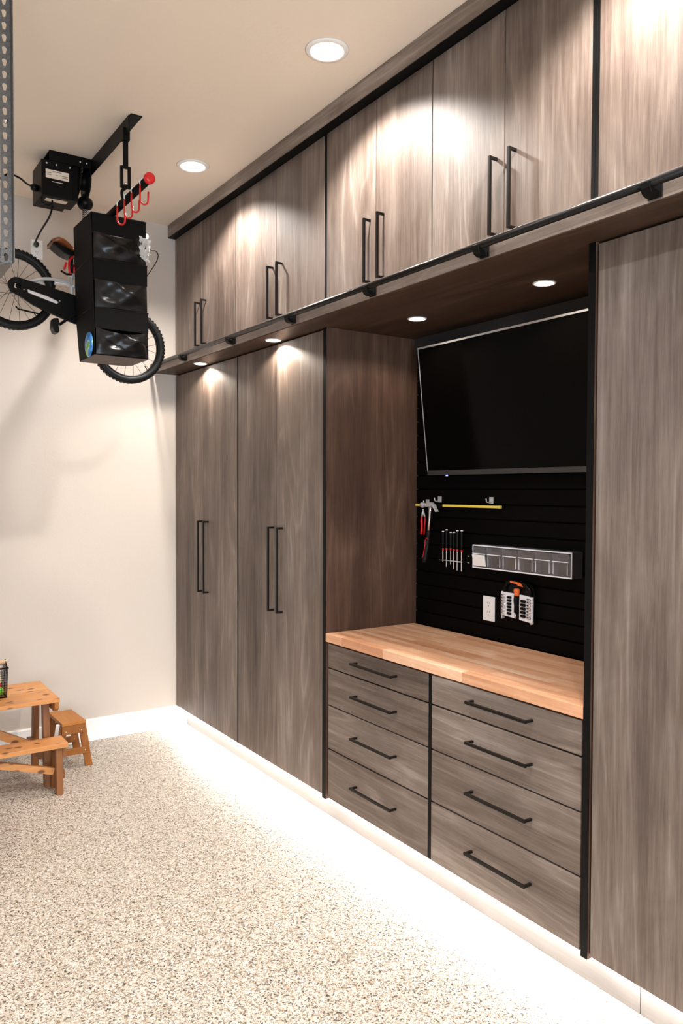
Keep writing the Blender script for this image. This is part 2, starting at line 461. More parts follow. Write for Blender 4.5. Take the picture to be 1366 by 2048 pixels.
td = cabinet('tall_cabinet', 'tall pale grey cabinet at the right edge, right of the television', 0.84, 1.6215, 0.14, 2.436,
        [(1.234, 1.6165, 1.264, 0.989, 1.449), (0.845, 1.2305, 1.2, 0.989, 1.449)], dz=TZ)
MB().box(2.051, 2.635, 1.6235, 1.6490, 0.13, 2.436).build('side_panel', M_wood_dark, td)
MB().box(2.0485, 2.0508, 1.6235, 1.6490, 0.13, 2.436).build('edge_or_gap_strip', M_edge, td, label='black edge of the side panel')
UZ = (2.513, 3.3620)
U = [('upper two-door cabinet in the corner nearest the cream wall', 4.2005, 5.138, [(4.690, 5.134, 4.718, 2.569, 2.852), (4.203, 4.687, 4.620, 2.569, 2.852)]),
     ('upper two-door cabinet second from the cream wall', 3.2175, 4.1995, [(3.7115, 4.197, 3.745, 2.569, 2.852), (3.231, 3.7085, 3.645, 2.569, 2.852)]),
     ('brightly lit upper two-door cabinet above the left drawers', 2.4275, 3.2165, [(2.8095, 3.206, 2.848, 2.569, 2.852), (2.4295, 2.8060, 2.749, 2.569, 2.852)]),
     ('upper two-door cabinet above the right drawers and television', 1.6365, 2.4265, [(2.0325, 2.4245, 2.068, 2.569, 2.852), (1.6520, 2.0290, 1.974, 2.569, 2.852)]),
     ('upper cabinet cut off at the right edge above the pale grey cabinet', 0.84, 1.6355, [(1.234, 1.6215, None, 0, 0), (0.845, 1.2305, None, 0, 0)])]
for lab, y0, y1, ds in U:
    uc = cabinet('upper_cabinet', lab, y0, y1, 2.511, 3.448, ds, dz=UZ)
    g = {4.2005: (4.1972, 4.2005), 3.2175: (3.2175, 3.2290), 2.4275: (2.4275, 2.4293), 1.6365: (1.6365, 1.6500)}.get(y0)
    if g: MB().box(2.0565, XB0-0.0005, g[0]+0.0002, g[1]-0.0002, UZ[0], UZ[1]).build('edge_or_gap_strip', M_edge, uc, label='black filler for the shaded gap between cabinets')  # black fillers paint the shade in the gaps between upper cabinets
    g = {2.4275: (3.2062, 3.2165), 1.6365: (2.4247, 2.4265), 0.84: (1.6225, 1.6355)}.get(y0)
    if g: MB().box(2.0565, XB0-0.0005, g[0]+0.0002, g[1]-0.0002, UZ[0], UZ[1]).build('edge_or_gap_strip', M_edge, uc, label='black filler for the shaded gap between cabinets')
# long shelf board between lower and upper cabinets
sh = thing('long_shelf', (2.2, 3.0, 2.437), 'long grey-brown shelf board running the whole length under the upper cabinets', 'shelf')
MB().box(1.905, 2.635, 0.83, YB-0.003, 2.440, 2.5095).build('shelf_board', M_wood_h, sh, bevel=0.001)
MB().box(1.907, 2.634, 0.832, YB-0.004, 2.437, 2.4398).build('underside_panel', M_under_shade, sh, label='underside with its shade painted in as dark brown')  # darker board paints in the shade below the shelf

# drawers
ZR = [(0.785, 0.9005, 0.849), (0.6015, 0.778, 0.695), (0.388, 0.5955, 0.501), (0.142, 0.381, 0.271)]
def drawer_cabinet(label, y0, y1, d0, d1, h0, h1):
    t = thing('drawer_cabinet', (2.35, (y0+y1)/2, 0.14), label, 'cabinet', 'drawer cabinets under the worktop')
    MB().box(XB0, XB1, y0, y1, 0.14, 0.9085).build('body', M_black, t)
    for z0, z1, hz in ZR:
        d = MB().box(XD, XDB, d0, d1, z0, z1).build('drawer', M_wood_h, t, bevel=0.0012)
        bar_handle('y', hz, h0, h1, d)
    return t
dl = drawer_cabinet('left four-drawer cabinet under the butcher block top, beside the tall doors', 2.4205, 3.1965, 2.431, 3.183, 2.636, 2.944)
dr = drawer_cabinet('right four-drawer cabinet under the butcher block top, beside the pale grey cabinet', 1.6515, 2.4195, 1.660, 2.408, 1.867, 2.174)
MB().box(2.056, XB0-0.0005, 2.411, 2.4195, 0.142, 0.905).build('edge_or_gap_strip', M_edge, dr)
MB().box(2.056, XB0-0.0005, 2.4205, 2.428, 0.142, 0.905).build('edge_or_gap_strip', M_edge, dl)

# butcher block worktop, stave by stave
ct = thing('countertop', (2.33, 2.425, 0.909), 'butcher block worktop of orange-tan staves over the drawers', 'countertop')
nr = 14; cx0, cx1 = 2.048, 2.600; wv = (cx1-cx0)/nr
for i in range(nr):
    y = 1.6515; first = True
    while y < 3.1965 - 0.001:
        ln = R.uniform(0.16, 0.36) if first else R.uniform(0.30, 0.62)
        first = False
        y1 = min(y+ln, 3.1965)
        if 3.1965 - y1 < 0.12: y1 = 3.1965
        MB().box(cx0+i*wv+0.0001, cx0+(i+1)*wv-0.0001, y+0.0001, y1-0.0001, 0.909, 0.949).build('stave', M_block, ct, bevel=0.0004, seg=1)
        y = y1

# slat wall
sw = thing('slat_wall', (2.625, 2.42, 0.91), 'black slatted tool wall behind the worktop and television', 'wall panel')
MB().box(2.625, 2.638, 1.652, 3.197, 0.91, 2.436).build('backing', M_black, sw)
z = 2.436
zs = []
k = 0
zz = 1.014 - 0.0708
while zz < 2.436:
    z0, z1 = zz, min(zz+0.0708, 2.436)
    if z1 - z0 > 0.02:
        MB().prism([(2.6245, z0+0.006), (2.6245, z1), (2.6205, z1), (2.615, z1-0.0015), (2.615, z0+0.007), (2.6175, z0+0.005)],
                   lambda a, b, d: (a, d, b), 1.652, 3.197).build('slat', M_slat, sw)
    zz += 0.0708

MB().box(2.596, 2.6145, 1.652, 3.197, 2.352, 2.4362).build('header_rail', M_bezel_d, sw, label='black header rail paled to charcoal for the puck light')  # charcoal instead of black, so the puck light is in the colour

# ------------------------------------------------------------------ lights as fixtures
def ceiling_light(x, y, label):
    t = thing('recessed_light', (x, y, ZC), label, 'light', 'recessed ceiling lights')
    MB().lathe([(0.066, -0.001), (0.066, -0.006), (0.072, -0.009), (0.086, -0.006), (0.091, -0.001)], (x, y, ZC), (0, 0, 1), 40).build('trim_ring', M_fixture, t)
    MB().lathe([(0.001, -0.0112), (0.055, -0.0095), (0.0655, -0.0065)], (x, y, ZC), (0, 0, 1), 40).build('lens', M_lens, t)
    return t
ceiling_light(1.753, 2.737, 'larger nearer recessed ceiling light, lit, above the middle upper cabinets')
ceiling_light(1.753, 4.118, 'smaller farther recessed ceiling light, lit, nearer the cream wall')
PL = ['small round shelf light over the corner tall cabinet, nearest the cream wall', 'small round shelf light over the tall cabinet beside the opening',
      'small round shelf light over the left end of the television', 'small round shelf light over the right end of the television']
for (x, y), lab in zip(PUCK, PL):
    t = thing('puck_light', (x, y, 2.437), lab, 'light', 'round lights under the long shelf')
    MB().lathe([(0.036, 0.0), (0.036, -0.003), (0.042, -0.004), (0.045, 0.0)], (x, y, 2.4368), (0, 0, 1), 32).build('trim_ring', M_fixture, t)
    MB().lathe([(0.001, -0.0045), (0.030, -0.0042), (0.0355, -0.003)], (x, y, 2.4368), (0, 0, 1), 32).build('lens', M_puck, t)

# ------------------------------------------------------------------ ladder rail along the shelf front
rl = thing('ladder_rail', (1.875, 3.0, 2.47), 'black metal ladder rail fixed along the front of the long shelf', 'rail')
MB().tube([(1.876, 0.84, 2.481), (1.876, 5.11, 2.481)], 0.0125, 14).build('rail_tube', M_handle, rl)
for y in (4.588, 3.915, 3.262, 2.618, 1.969, 1.314):
    b = MB()
    b.box(1.9005, 1.9045, y-0.022, y+0.022, 2.445, 2.500)
    pts = []
    for i in range(9):
        a = -0.15*pi + pi*1.1*i/8
        pts.append((1.876 + 0.0165*math.cos(-a), y, 2.481 + 0.0165*math.sin(-a)))
    poly_o = [(1.9005, 2.462), (1.9005, 2.446), (1.880, 2.446), (1.866, 2.452), (1.859, 2.464), (1.858, 2.481), (1.862, 2.481), (1.864, 2.468), (1.872, 2.467)]
    b.prism(poly_o, lambda p, q, d: (p, d, q), y-0.015, y+0.015)
    b.build('bracket', M_blkm, rl, bevel=0.0008, seg=1)

# ------------------------------------------------------------------ television
tv = thing('television', (2.55, 2.49, 1.74), 'large black flat-screen television tilted down in the opening', 'television')
TY0, TY1 = 1.93, 3.04
A = Vector((2.486, 0, 2.354)); Bv = Vector((2.556, 0, 1.738))
tdv = (A - Bv).normalized(); tn = Vector((-tdv.z, 0, tdv.x))      # towards the room
def tp(s, d, y):   # s up the screen from the bottom, d out of the screen
    p = Bv + tdv*s + tn*d
    return (p.x, y, p.z)
TH = (A-Bv).length
def tv_box(s0, s1, d0, d1, y0, y1):
    return MB().prism([(s0, d0), (s1, d0), (s1, d1), (s0, d1)], lambda a, b, d: tp(a, b, d), y0, y1)
tv_box(-0.014, TH, -0.030, -0.004, TY0, TY1).build('back_shell', M_blk, tv, bevel=0.003)
tv_box(0.010, TH-0.007, -0.0036, -0.0012, TY0+0.004, TY1-0.004).build('screen', M_screen, tv)
tv_box(TH-0.0068, TH+0.0015, -0.0038, 0.003, TY0, TY1).build('bezel', M_bezel, tv, label='top edge painted pale for its light glint')  # pale bezel colour paints the glint of the shelf lights
tv_box(-0.014, 0.0098, -0.0038, 0.001, TY0, TY1).build('bezel', M_bezel_d, tv, label='charcoal bottom edge')
tv_box(0.010, TH-0.007, -0.0038, 0.001, TY1-0.002, TY1).build('bezel', M_bezel, tv, label='thin side edge painted pale for its light glint')
tv_box(0.010, TH-0.007, -0.0038, 0.001, TY0, TY0+0.002).build('bezel', M_bezel, tv)
q = tp(-0.0175, -0.008, 2.905)
MB().box(q[0]-0.004, q[0]+0.004, 2.9015, 2.9085, q[2]-0.0025, q[2]+0.0035).build('power_light', M_bluelight, tv)
MB().box(2.53, 2.6148, 2.30, 2.66, 1.98, 2.14).build('wall_mount', M_blkm, tv)

# ------------------------------------------------------------------ tools on the slat wall
SX = 2.615
lv = thing('spirit_level', (2.585, 2.86, 1.567), 'long thin yellow bar hung level on the tool wall behind the hammer', 'level')
MB().box(2.580, 2.592, 2.566, 2.952, 1.567, 1.5785).build('bar', M_yellow, lv, bevel=0.001)
MB().box(2.580, 2.592, 3.105, 3.165, 1.567, 1.5785).build('bar', M_yellow, lv, bevel=0.001)
MB().box(2.581, 2.591, 2.9525, 3.1045, 1.568, 1.5775).build('middle_sleeve', M_blk, lv, label='black middle section')
MB().box(2.5785, 2.5935, 2.558, 2.5658, 1.566, 1.5795).build('end_cap', M_yellow, lv, bevel=0.001)
def slat_hook(y, z, label, reach):
    t = thing('wall_hook', (SX, y, z), label, 'hook', 'silver hooks on the slat wall')
    MB().box(SX-0.004, SX-0.0004, y-0.013, y+0.013, z-0.018, z+0.012).build('hook_plate', M_sil, t, bevel=0.0008)
    MB().tube([(SX-0.004, y, z-0.012), (SX-reach, y, z-0.012), (SX-reach-0.006, y, z-0.008), (SX-reach-0.008, y, z+0.006)], 0.0025, 8).build('prong', M_sil, t)
    return t
slat_hook(2.645, 1.606, 'small silver hook above the right part of the yellow bar', 0.028)
slat_hook(3.01, 1.606, 'small silver hook above the hammer head', 0.03)
# hammer
hm = thing('claw_hammer', (2.555, 3.03, 1.28), 'claw hammer with steel neck and black and red grip hanging on the tool wall', 'hammer')
hx = 2.556
def hp(y, z, d=0): return (hx+d, y, z)
MB().prism([(3.040, 1.584), (3.025, 1.589), (3.005, 1.588), (2.985, 1.577), (2.970, 1.553), (2.962, 1.543), (2.968, 1.541), (2.980, 1.556), (2.998, 1.570), (3.012, 1.567), (3.040, 1.566)],
           lambda a, b, d: (hx+d, a, b), -0.011, 0.011).build('claw', M_steel, hm, bevel=0.002)
MB().lathe([(0.009, 0.0), (0.010, 0.012), (0.0095, 0.024), (0.0135, 0.030), (0.0145, 0.045), (0.013, 0.048)], (hx, 3.038, 1.574), (0, 1, 0), 20).build('striking_head', M_steel, hm)
MB().tube([hp(3.014, 1.568), hp(3.018, 1.545), hp(3.022, 1.50), hp(3.028, 1.440)], [0.0105, 0.009, 0.0075, 0.0085], 12).build('neck', M_chrome, hm)
MB().tube([hp(3.028, 1.441), hp(3.032, 1.42), hp(3.040, 1.37), hp(3.050, 1.325), hp(3.057, 1.300), hp(3.060, 1.283)], [0.010, 0.0095, 0.012, 0.0115, 0.014, 0.013], 12).build('grip', M_rub, hm)
MB().tube([hp(3.016, 1.402, -0.011), hp(3.035, 1.406, -0.011), hp(3.045, 1.392, -0.009), hp(3.041, 1.375, -0.012), hp(3.050, 1.34, -0.012), hp(3.057, 1.312, -0.012), hp(3.066, 1.308, -0.011)], 0.0022, 8).build('grip_stripe', M_red, hm, label='red stripe')
# pliers
pr = thing('pliers', (2.585, 3.105, 1.42), 'red-handled pliers hanging at the left end of the tool wall', 'pliers')
px = 2.585
MB().tube([(px, 3.117, 1.513), (px, 3.1185, 1.49), (px, 3.117, 1.465), (px, 3.118, 1.44), (px, 3.121, 1.422)], [0.004, 0.007, 0.0065, 0.007, 0.006], 10).build('grip', M_red, pr)
MB().tube([(px, 3.092, 1.512), (px, 3.091, 1.49), (px, 3.095, 1.465), (px, 3.097, 1.44), (px, 3.099, 1.421)], [0.003, 0.004, 0.0035, 0.004, 0.004], 10).build('grip', M_red, pr)
MB().tube([(px, 3.117, 1.5135), (px, 3.110, 1.530), (px, 3.106, 1.552)], [0.005, 0.007, 0.003], 10).build('jaw', M_steel, pr)
MB().tube([(px, 3.0925, 1.5125), (px, 3.100, 1.528), (px, 3.1035, 1.545)], [0.004, 0.005, 0.0025], 10).build('jaw', M_steel, pr)
slat_hook(3.105, 1.590, 'small silver hook over the pliers, behind the hammer face', 0.022)
# screwdrivers in a wire rack
SD = [(2.948, 1.446, 1.353, 1.293, 'shortest screwdriver at the left end of the wire rack', 0.0042),
      (2.922, 1.455, 1.355, 1.269, 'second screwdriver from the left, standing taller than its left neighbour', 0.003),
      (2.891, 1.444, 1.357, 1.283, 'third screwdriver from the left, with a low grip and short shaft', 0.003),
      (2.868, 1.445, 1.354, 1.261, 'fourth screwdriver from the left, with a low grip and long shaft', 0.0033),
      (2.843, 1.454, 1.354, 1.257, 'fifth screwdriver from the left, second from the right end', 0.003),
      (2.812, 1.455, 1.353, 1.256, 'rightmost screwdriver in the wire rack, nearest the clear bins', 0.004)]
sx = 2.582
rk = thing('screwdriver_rack', (2.60, 2.87, 1.30), 'black wire rack holding six screwdrivers on the tool wall', 'rack')
MB().tube([(sx-0.009, 2.965, 1.302), (sx-0.009, 2.795, 1.302)], 0.0012, 6).build('wire', M_sil, rk)
MB().tube([(sx+0.009, 2.965, 1.302), (sx+0.009, 2.795, 1.302)], 0.0012, 6).build('wire', M_sil, rk)
for y in (2.9665, 2.7935):
    MB().box(sx-0.011, SX-0.0004, y-0.0015, y+0.0015, 1.290, 1.335).build('bracket', M_blkm, rk)
MB().box(sx+0.014, SX-0.0004, 2.765, 2.7915, 1.296, 1.338).build('end_plate', M_blkm, rk)
MB().box(sx+0.012, sx+0.0138, 2.774, 2.782, 1.330, 1.334).build('screw', M_sil, rk)
MB().box(sx+0.012, sx+0.0138, 2.772, 2.784, 1.299, 1.302).build('screw', M_sil, rk)
for y, zt, zm, zb, lab, rr in SD:
    t = thing('screwdriver', (sx, y, zb), lab, 'screwdriver', 'screwdrivers in the wire rack')
    MB().lathe([(0.004, 0), (0.0055, 0.004), (0.0075, 0.02), (0.0065, 0.045), (0.0078, 0.075), (0.007, zt-zm-0.012)], (sx, y, zm+0.008), (0, 0, 1), 12).build('grip', M_blk, t)
    MB().lathe([(0.006, 0), (0.0072, 0.002), (0.005, 0.0045)], (sx, y, zt-0.0035), (0, 0, 1), 12).build('end_cap', M_plastic_w, t)
    MB().lathe([(0.0045, 0), (0.0055, 0.003), (0.005, 0.010)], (sx, y, zm-0.0025), (0, 0, 1), 12).build('collar', M_redtoy, t)
    MB().lathe([(rr*0.8, 0), (rr, 0.004), (rr, zm-zb-0.006), (rr*1.25, zm-zb-0.003)], (sx, y, zb), (0, 0, 1), 10).build('shaft', M_chrome, t)
# tilt-out bins
tb_ = thing('bin_organizer', (2.57, 2.41, 1.288), 'clear six-bin tilt-out organiser on the tool wall', 'organizer')
bx0, bx1, by0, by1, bz0, bz1 = 2.545, 2.612, 2.116, 2.697, 1.288, 1.396
hb = MB()
hb.box(bx0+0.004, bx1, by0, by0+0.003, bz0, bz1); hb.box(bx0+0.004, bx1, by1-0.003, by1, bz0, bz1)
hb.box(bx0+0.004, bx1, by0+0.003, by1-0.003, bz0, bz0+0.003); hb.box(bx0+0.004, bx1, by0+0.003, by1-0.003, bz1-0.003, bz1)
hb.box(bx1-0.003, bx1, by0+0.003, by1-0.003, bz0+0.003, bz1-0.003)
hb.build('housing', M_greyp, tb_)
fr = MB()
fr.box(bx0, bx0+0.0038, by0, by1, bz1-0.0055, bz1); fr.box(bx0, bx0+0.0038, by0, by1, bz0, bz0+0.0055)
fr.box(bx0, bx0+0.0038, by0, by0+0.004, bz0+0.0055, bz1-0.0055); fr.box(bx0, bx0+0.0038, by1-0.004, by1, bz0+0.0055, bz1-0.0055)
fr.build('front_frame', M_frost, tb_)
bw = (by1-by0-0.008)/6
for i in range(6):
    c0 = by1-0.004-bw*(i+1); c1 = c0+bw
    b = MB()
    y0, y1 = c0+0.002, c1-0.002
    z0, z1 = bz0+0.007, bz1-0.008
    b.prism([(bx0-0.010, z1), (bx0+0.002, z0), (bx0+0.0035, z0), (bx0-0.0085, z1)], lambda p, q_, d: (p, d, q_), y0, y1)       # front
    b.prism([(bx0-0.0085, z1), (bx0+0.0035, z0), (bx0+0.050, z0), (bx0+0.045, z1-0.01)], lambda p, q_, d: (p, d, q_), y0, y0+0.0015)
    b.prism([(bx0-0.0085, z1), (bx0+0.0035, z0), (bx0+0.050, z0), (bx0+0.045, z1-0.01)], lambda p, q_, d: (p, d, q_), y1-0.0015, y1)
    bn = b.build('bin', M_clear, tb_)
    MB().box(bx0+0.012, bx0+0.014, y0+0.022, y1-0.018, z0+0.003, z0+0.054).build('bin_back', M_black, bn, label='dark inside of the bin')
    MB().box(bx0+0.008, bx0+0.010, y0+0.022, y1-0.016, z1-0.018, z1-0.006).build('finger_slot', M_black, bn, label='dark slot')
    g = MB()
    zt = bz0 + 0.066
    g.box(bx0-0.0110, bx0-0.0086, y0+0.004, y1-0.004, zt, zt+0.0035)        # grip lip
    g.box(bx0-0.004, bx0-0.002, y0+0.012, y0+0.0145, z0+0.006, zt-0.004)
    g.box(bx0-0.004, bx0-0.002, y1-0.005, y1-0.0025, z0+0.006, zt-0.004)
    g.build('bin_lip', M_frost, bn)
    if i == 0:
        MB().prism([(bx0-0.0105+0.0012, zt-0.003), (bx0+0.0005, z0+0.004), (bx0+0.0012, z0+0.004), (bx0-0.0086+0.0008, zt-0.003)],
                   lambda p, q_, d: (p-0.004, d, q_), y0+0.005, y1-0.004).build('label_card', M_plastic_w, bn, label='blank white card')
# outlet on the slat wall
def outlet(base, u, v, n, label, w, h, group=None):
    """u along the width, v up, n out of the wall"""
    base = Vector(base); u = Vector(u); v = Vector(v); n = Vector(n)
    f = lambda a, b, d: base + u*a + v*b + n*d
    t = thing('wall_outlet', tuple(base), label, 'outlet')
    MB().prism([(-w/2, -h/2), (w/2, -h/2), (w/2, h/2), (-w/2, h/2)], f, 0.0006, 0.006).build('cover_plate', M_plastic_w, t, bevel=0.0015)
    for s in (-0.021, 0.021):
        o = MB().prism([(0.0165*math.cos(2*pi*i/20), s+0.0165*math.sin(2*pi*i/20)) for i in range(20)], f, 0.0055, 0.0075).build('socket', M_white, t)
        MB().prism([(-0.0075, s+0.002), (-0.0055, s+0.002), (-0.0055, s+0.010), (-0.0075, s+0.010)], f, 0.0074, 0.0079).build('slot', M_blk, o)
        MB().prism([(0.0055, s+0.003), (0.0075, s+0.003), (0.0075, s+0.009), (0.0055, s+0.009)], f, 0.0074, 0.0079).build('slot', M_blk, o)
        MB().prism([(0.0028*math.cos(2*pi*i/10), s-0.008+0.0028*math.sin(2*pi*i/10)) for i in range(10)], f, 0.0074, 0.0079).build('slot', M_blk, o)
    return t
outlet((SX-0.0004, 2.653, 1.094), (0, -1, 0), (0, 0, 1), (-1, 0, 0), 'white duplex outlet on the black slat wall above the worktop', 0.075, 0.116)
# bit set
bs = thing('bit_set', (2.60, 2.455, 1.08), 'screwdriver bit and socket set in a carry rack with orange driver on the slat wall', 'bit set')
f = lambda a, b, d: (2.606-d, 2.455-a, b)
MB().prism([(-0.098, 1.085), (0.080, 1.070), (0.094, 1.19), (0.090, 1.215), (0.062, 1.238), (-0.050, 1.247), (-0.080, 1.235), (-0.088, 1.205)], f, 0.0, 0.010).build('back_tray', M_blk, bs, bevel=0.002)
hd = [(-0.075, 1.19, 0), (-0.072, 1.215, 0), (-0.050, 1.236, 0), (0.0, 1.241, 0), (0.045, 1.234, 0), (0.075, 1.213, 0), (0.083, 1.185, 0)]
MB().tube([f(a, b, 0.018) for a, b, _ in hd], 0.0075, 10).build('carry_handle', M_blk, bs)
MB().prism([(-0.034, 1.243), (0.028, 1.240), (0.044, 1.223), (0.014, 1.226), (0.004, 1.233), (-0.034, 1.236)], f, 0.0255, 0.028).build('handle_grip', M_orange, bs, label='orange handle insert')
def rack(a0, a1, zb, zt, name='side_rack'):
    return MB().prism([(a0, zb), (a1, zb-0.006), (a1, zt-0.004), (a0, zt)], f, 0.0105, 0.020).build(name, M_frost, bs, bevel=0.001)
sr1 = rack(-0.096, -0.014, 1.082, 1.190); sr2 = rack(0.016, 0.092, 1.073, 1.186)
for i in range(7):
    z_ = 1.094+i*0.0135
    MB().tube([f(-0.094, z_, 0.024), f(-0.066, z_-0.002, 0.024)], 0.0042, 8).build('bit', M_chrome, sr1)
    MB().tube([f(0.066, z_-0.004, 0.024), f(0.088, z_-0.006, 0.024)], 0.0042, 8).build('bit', M_chrome, sr2)
for i in range(6):
    z_ = 1.095+i*0.0145
    MB().lathe([(0.0055, 0), (0.0058, 0.020), (0.004, 0.022)], f(-0.052, z_, 0.024), (0, -1, 0), 10).build('socket_bit', M_blkm, bs)
for i in range(5):
    z_ = 1.093+i*0.0165
    MB().lathe([(0.0062, 0), (0.0065, 0.024), (0.004, 0.026)], f(0.030, z_, 0.024), (0, -1, 0), 10).build('socket_bit', M_blkm, bs)
d0 = MB().lathe([(0.010, 0), (0.0145, -0.004), (0.0145, -0.014), (0.011, -0.026), (0.012, -0.032)], f(0.006, 1.2125, 0.026), (0, 0, 1), 14).build('driver_grip', M_orange, bs, label='orange driver grip')
MB().lathe([(0.010, 0), (0.012, -0.02), (0.009, -0.045), (0.010, -0.075)], f(0.003, 1.180, 0.026), (0, 0, 1), 14).build('driver_shank', M_blk, bs)
MB().lathe([(0.0035, 0), (0.0035, -0.028)], f(0.0, 1.105, 0.026), (0, 0, 1), 10).build('driver_bit', M_chrome, bs)
MB().lathe([(0.009, 0), (0.009, 0.010), (0.004, 0.010)], f(0.082, 1.068, 0.006), (-1, 0, 0), 14).build('foot_knob', M_steel, bs)
MB().box(2.588, 2.604, 2.545, 2.551, 1.064, 1.084).build('foot_clip', M_sil, bs)

# ------------------------------------------------------------------ motorised hoist on the ceiling
ho = thing('ceiling_hoist', (1.2, 4.3, ZC), 'black electric ceiling hoist with motor box, beam, strap and hook bar', 'hoist')
BX = 1.265
bmq = MB()
bmq.box(BX, BX+0.056, 3.715, 4.46, ZC-0.006, ZC-0.0003)
bmq.box(BX-0.004, BX, 3.735, 4.46, ZC-0.085, ZC-0.0003)
bmq.build('beam', M_blkm, ho, bevel=0.001, seg=1)
# motor
mb_ = MB().box(0.999, 1.158, 4.352, 4.56, 3.205, 3.395).build('motor_box', M_blkm, ho, bevel=0.004)
MB().box(1.020, 1.140, 4.3505, 4.3515, 3.300, 3.345).build('label_plate', M_label, mb_)
for i, (a0, a1, z_) in enumerate(((1.055, 1.100, 3.337), (1.026, 1.048, 3.328), (1.026, 1.048, 3.318), (1.104, 1.134, 3.322), (1.104, 1.134, 3.313), (1.072, 1.084, 3.320))):
    MB().box(a0, a1, 4.3499, 4.3504, z_-0.0022, z_+0.0022).build('print_line', M_print, mb_)
MB().box(1.052, 1.110, 4.3505, 4.3515, 3.283, 3.286).build('print_line', M_label, mb_)
MB().box(1.030, 1.142, 4.385, 4.43, 3.2040, 3.2048).build('label_plate', M_label, mb_)
pl = MB()
pl.box(1.04, BX-0.005, 4.352, 4.60, ZC-0.006, ZC-0.0003)
pl.box(1.04, BX-0.005, 4.352, 4.358, 3.396, ZC-0.006)
pl.box(1.04, BX-0.005, 4.554, 4.560, 3.396, ZC-0.006)
pl.box(1.04, 1.158, 4.358, 4.554, 3.3955, 3.402)
pl.build('mount_plate', M_blkm, ho, bevel=0.001, seg=1)
for a, b_ in ((1.025, 4.3505), (1.075, 4.3505), (1.145, 4.3505), (1.20, 4.3505), (1.235, 4.3505)):
    z_ = 3.375 if a < 1.16 else 3.42
    MB().lathe([(0.0045, 0), (0.0045, -0.004), (0.002, -0.006)], (a, b_ if a < 1.16 else 4.3515, z_), (0, 1, 0), 10).build('bolt', M_sil, ho)
MB().lathe([(0.10, 0), (0.10, 0.006), (0.045, 0.008), (0.045, 0.052), (0.10, 0.054), (0.10, 0.060)], (1.1985, 4.440, 3.349), (1, 0, 0), 30).build('strap_spool', M_blkm, ho)
MB().lathe([(0.016, 0), (0.016, 0.02)], (1.2585, 4.455, 3.342), (1, 0, 0), 16).build('axle', M_steel, ho)
MB().box(1.1585, 1.1975, 4.375, 4.54, 3.215, 3.432).build('gearbox', M_blkm, ho, bevel=0.004)
# cords on the left of the motor
MB().lathe([(0.014, 0), (0.018, 0.01), (0.018, 0.03), (0.012, 0.034)], (0.965, 4.44, 3.265), (1, 0, 0), 12).build('cord_gland', M_blk, ho)
def smooth_path(pts, n=6):
    P = [Vector(p) for p in pts]; out = []
    for i in range(len(P)-1):
        p0 = P[max(i-1, 0)]; p1 = P[i]; p2 = P[i+1]; p3 = P[min(i+2, len(P)-1)]
        for k in range(n):
            t = k/n
            out.append(0.5*((2*p1)+(p2-p0)*t+(2*p0-5*p1+4*p2-p3)*t*t+(3*p1-p0-3*p2+p3)*t*t*t))
    out.append(P[-1]); return out
MB().tube(smooth_path([(0.966, 4.44, 3.27), (0.955, 4.5, 3.30), (0.93, 4.56, 3.345), (0.885, 4.6, 3.368), (0.84, 4.6, 3.335), (0.77, 4.6, 3.30), (0.64, 4.6, 3.30)]), 0.0055, 8).build('cord', M_blk, ho)
MB().tube(smooth_path([(1.01, 4.40, 3.204), (1.013, 4.40, 3.182), (1.035, 4.40, 3.172), (1.06, 4.40, 3.182), (1.065, 4.40, 3.204)]), 0.005, 8).build('cord', M_blk, ho)
cd = MB().tube(smooth_path([(1.09, 4.50, 3.204), (1.085, 4.56, 3.16), (1.078, 4.72, 3.13), (1.085, 4.90, 3.11), (1.115, 5.04, 3.135), (1.139, 5.100, 3.166)]), 0.0055, 8).build('power_cord', M_blk, ho)
MB().tube([(1.139, 5.096, 3.163), (1.141, 5.112, 3.167), (1.143, 5.133, 3.168)], [0.008, 0.015, 0.017], 12).build('plug', M_blk, cd)
# rear lifting strap with ball stop and spring
MB().box(BX-0.018, BX+0.010, 4.4815, 4.4845, 3.080, 3.30).build('strap', M_fabric, ho)
BC = (BX-0.004, 4.478, 3.248)
MB().ball(BC, 0.044, 0.044, 0.040, 20, 12).build('ball_stop', M_blk, ho)
sp = []
for i in range(8*14+1):
    a = 2*pi*i/14
    sp.append((BC[0]+0.017*math.cos(a), BC[1]-0.012+0.017*math.sin(a), 3.212-0.0105*i/14))
MB().tube(sp, 0.0023, 6).build('spring', M_chrome, ho)
# front strap, buckle, hook
MB().box(BX-0.0135, BX+0.0125, 3.792, 3.796, 3.222, 3.40).build('strap', M_fabric, ho)
MB().box(BX-0.0175, BX+0.0165, 3.776, 3.812, 3.345, 3.405).build('strap_bracket', M_blkm, ho, bevel=0.002)
bk = MB(); by = 3.797
bk.box(BX-0.026, BX-0.012, by-0.007, by+0.007, 3.118, 3.225); bk.box(BX+0.011, BX+0.025, by-0.007, by+0.007, 3.118, 3.225)
bk.box(BX-0.012, BX+0.011, by-0.007, by+0.007, 3.118, 3.135); bk.box(BX-0.012, BX+0.011, by-0.007, by+0.007, 3.213, 3.225)
bk.build('buckle', M_blkm, ho, bevel=0.002)
MB().ball((BX, by-0.008, 3.140), 0.008, 0.005, 0.007, 10, 8).build('buckle_pin', M_chrome, ho)
MB().tube(smooth_path([(BX, by, 3.12), (BX-0.016, by, 3.105), (BX-0.018, by, 3.085), (BX-0.012, by, 3.066)]), [0.008]*19, 10).build('hook', M_blkm, ho)
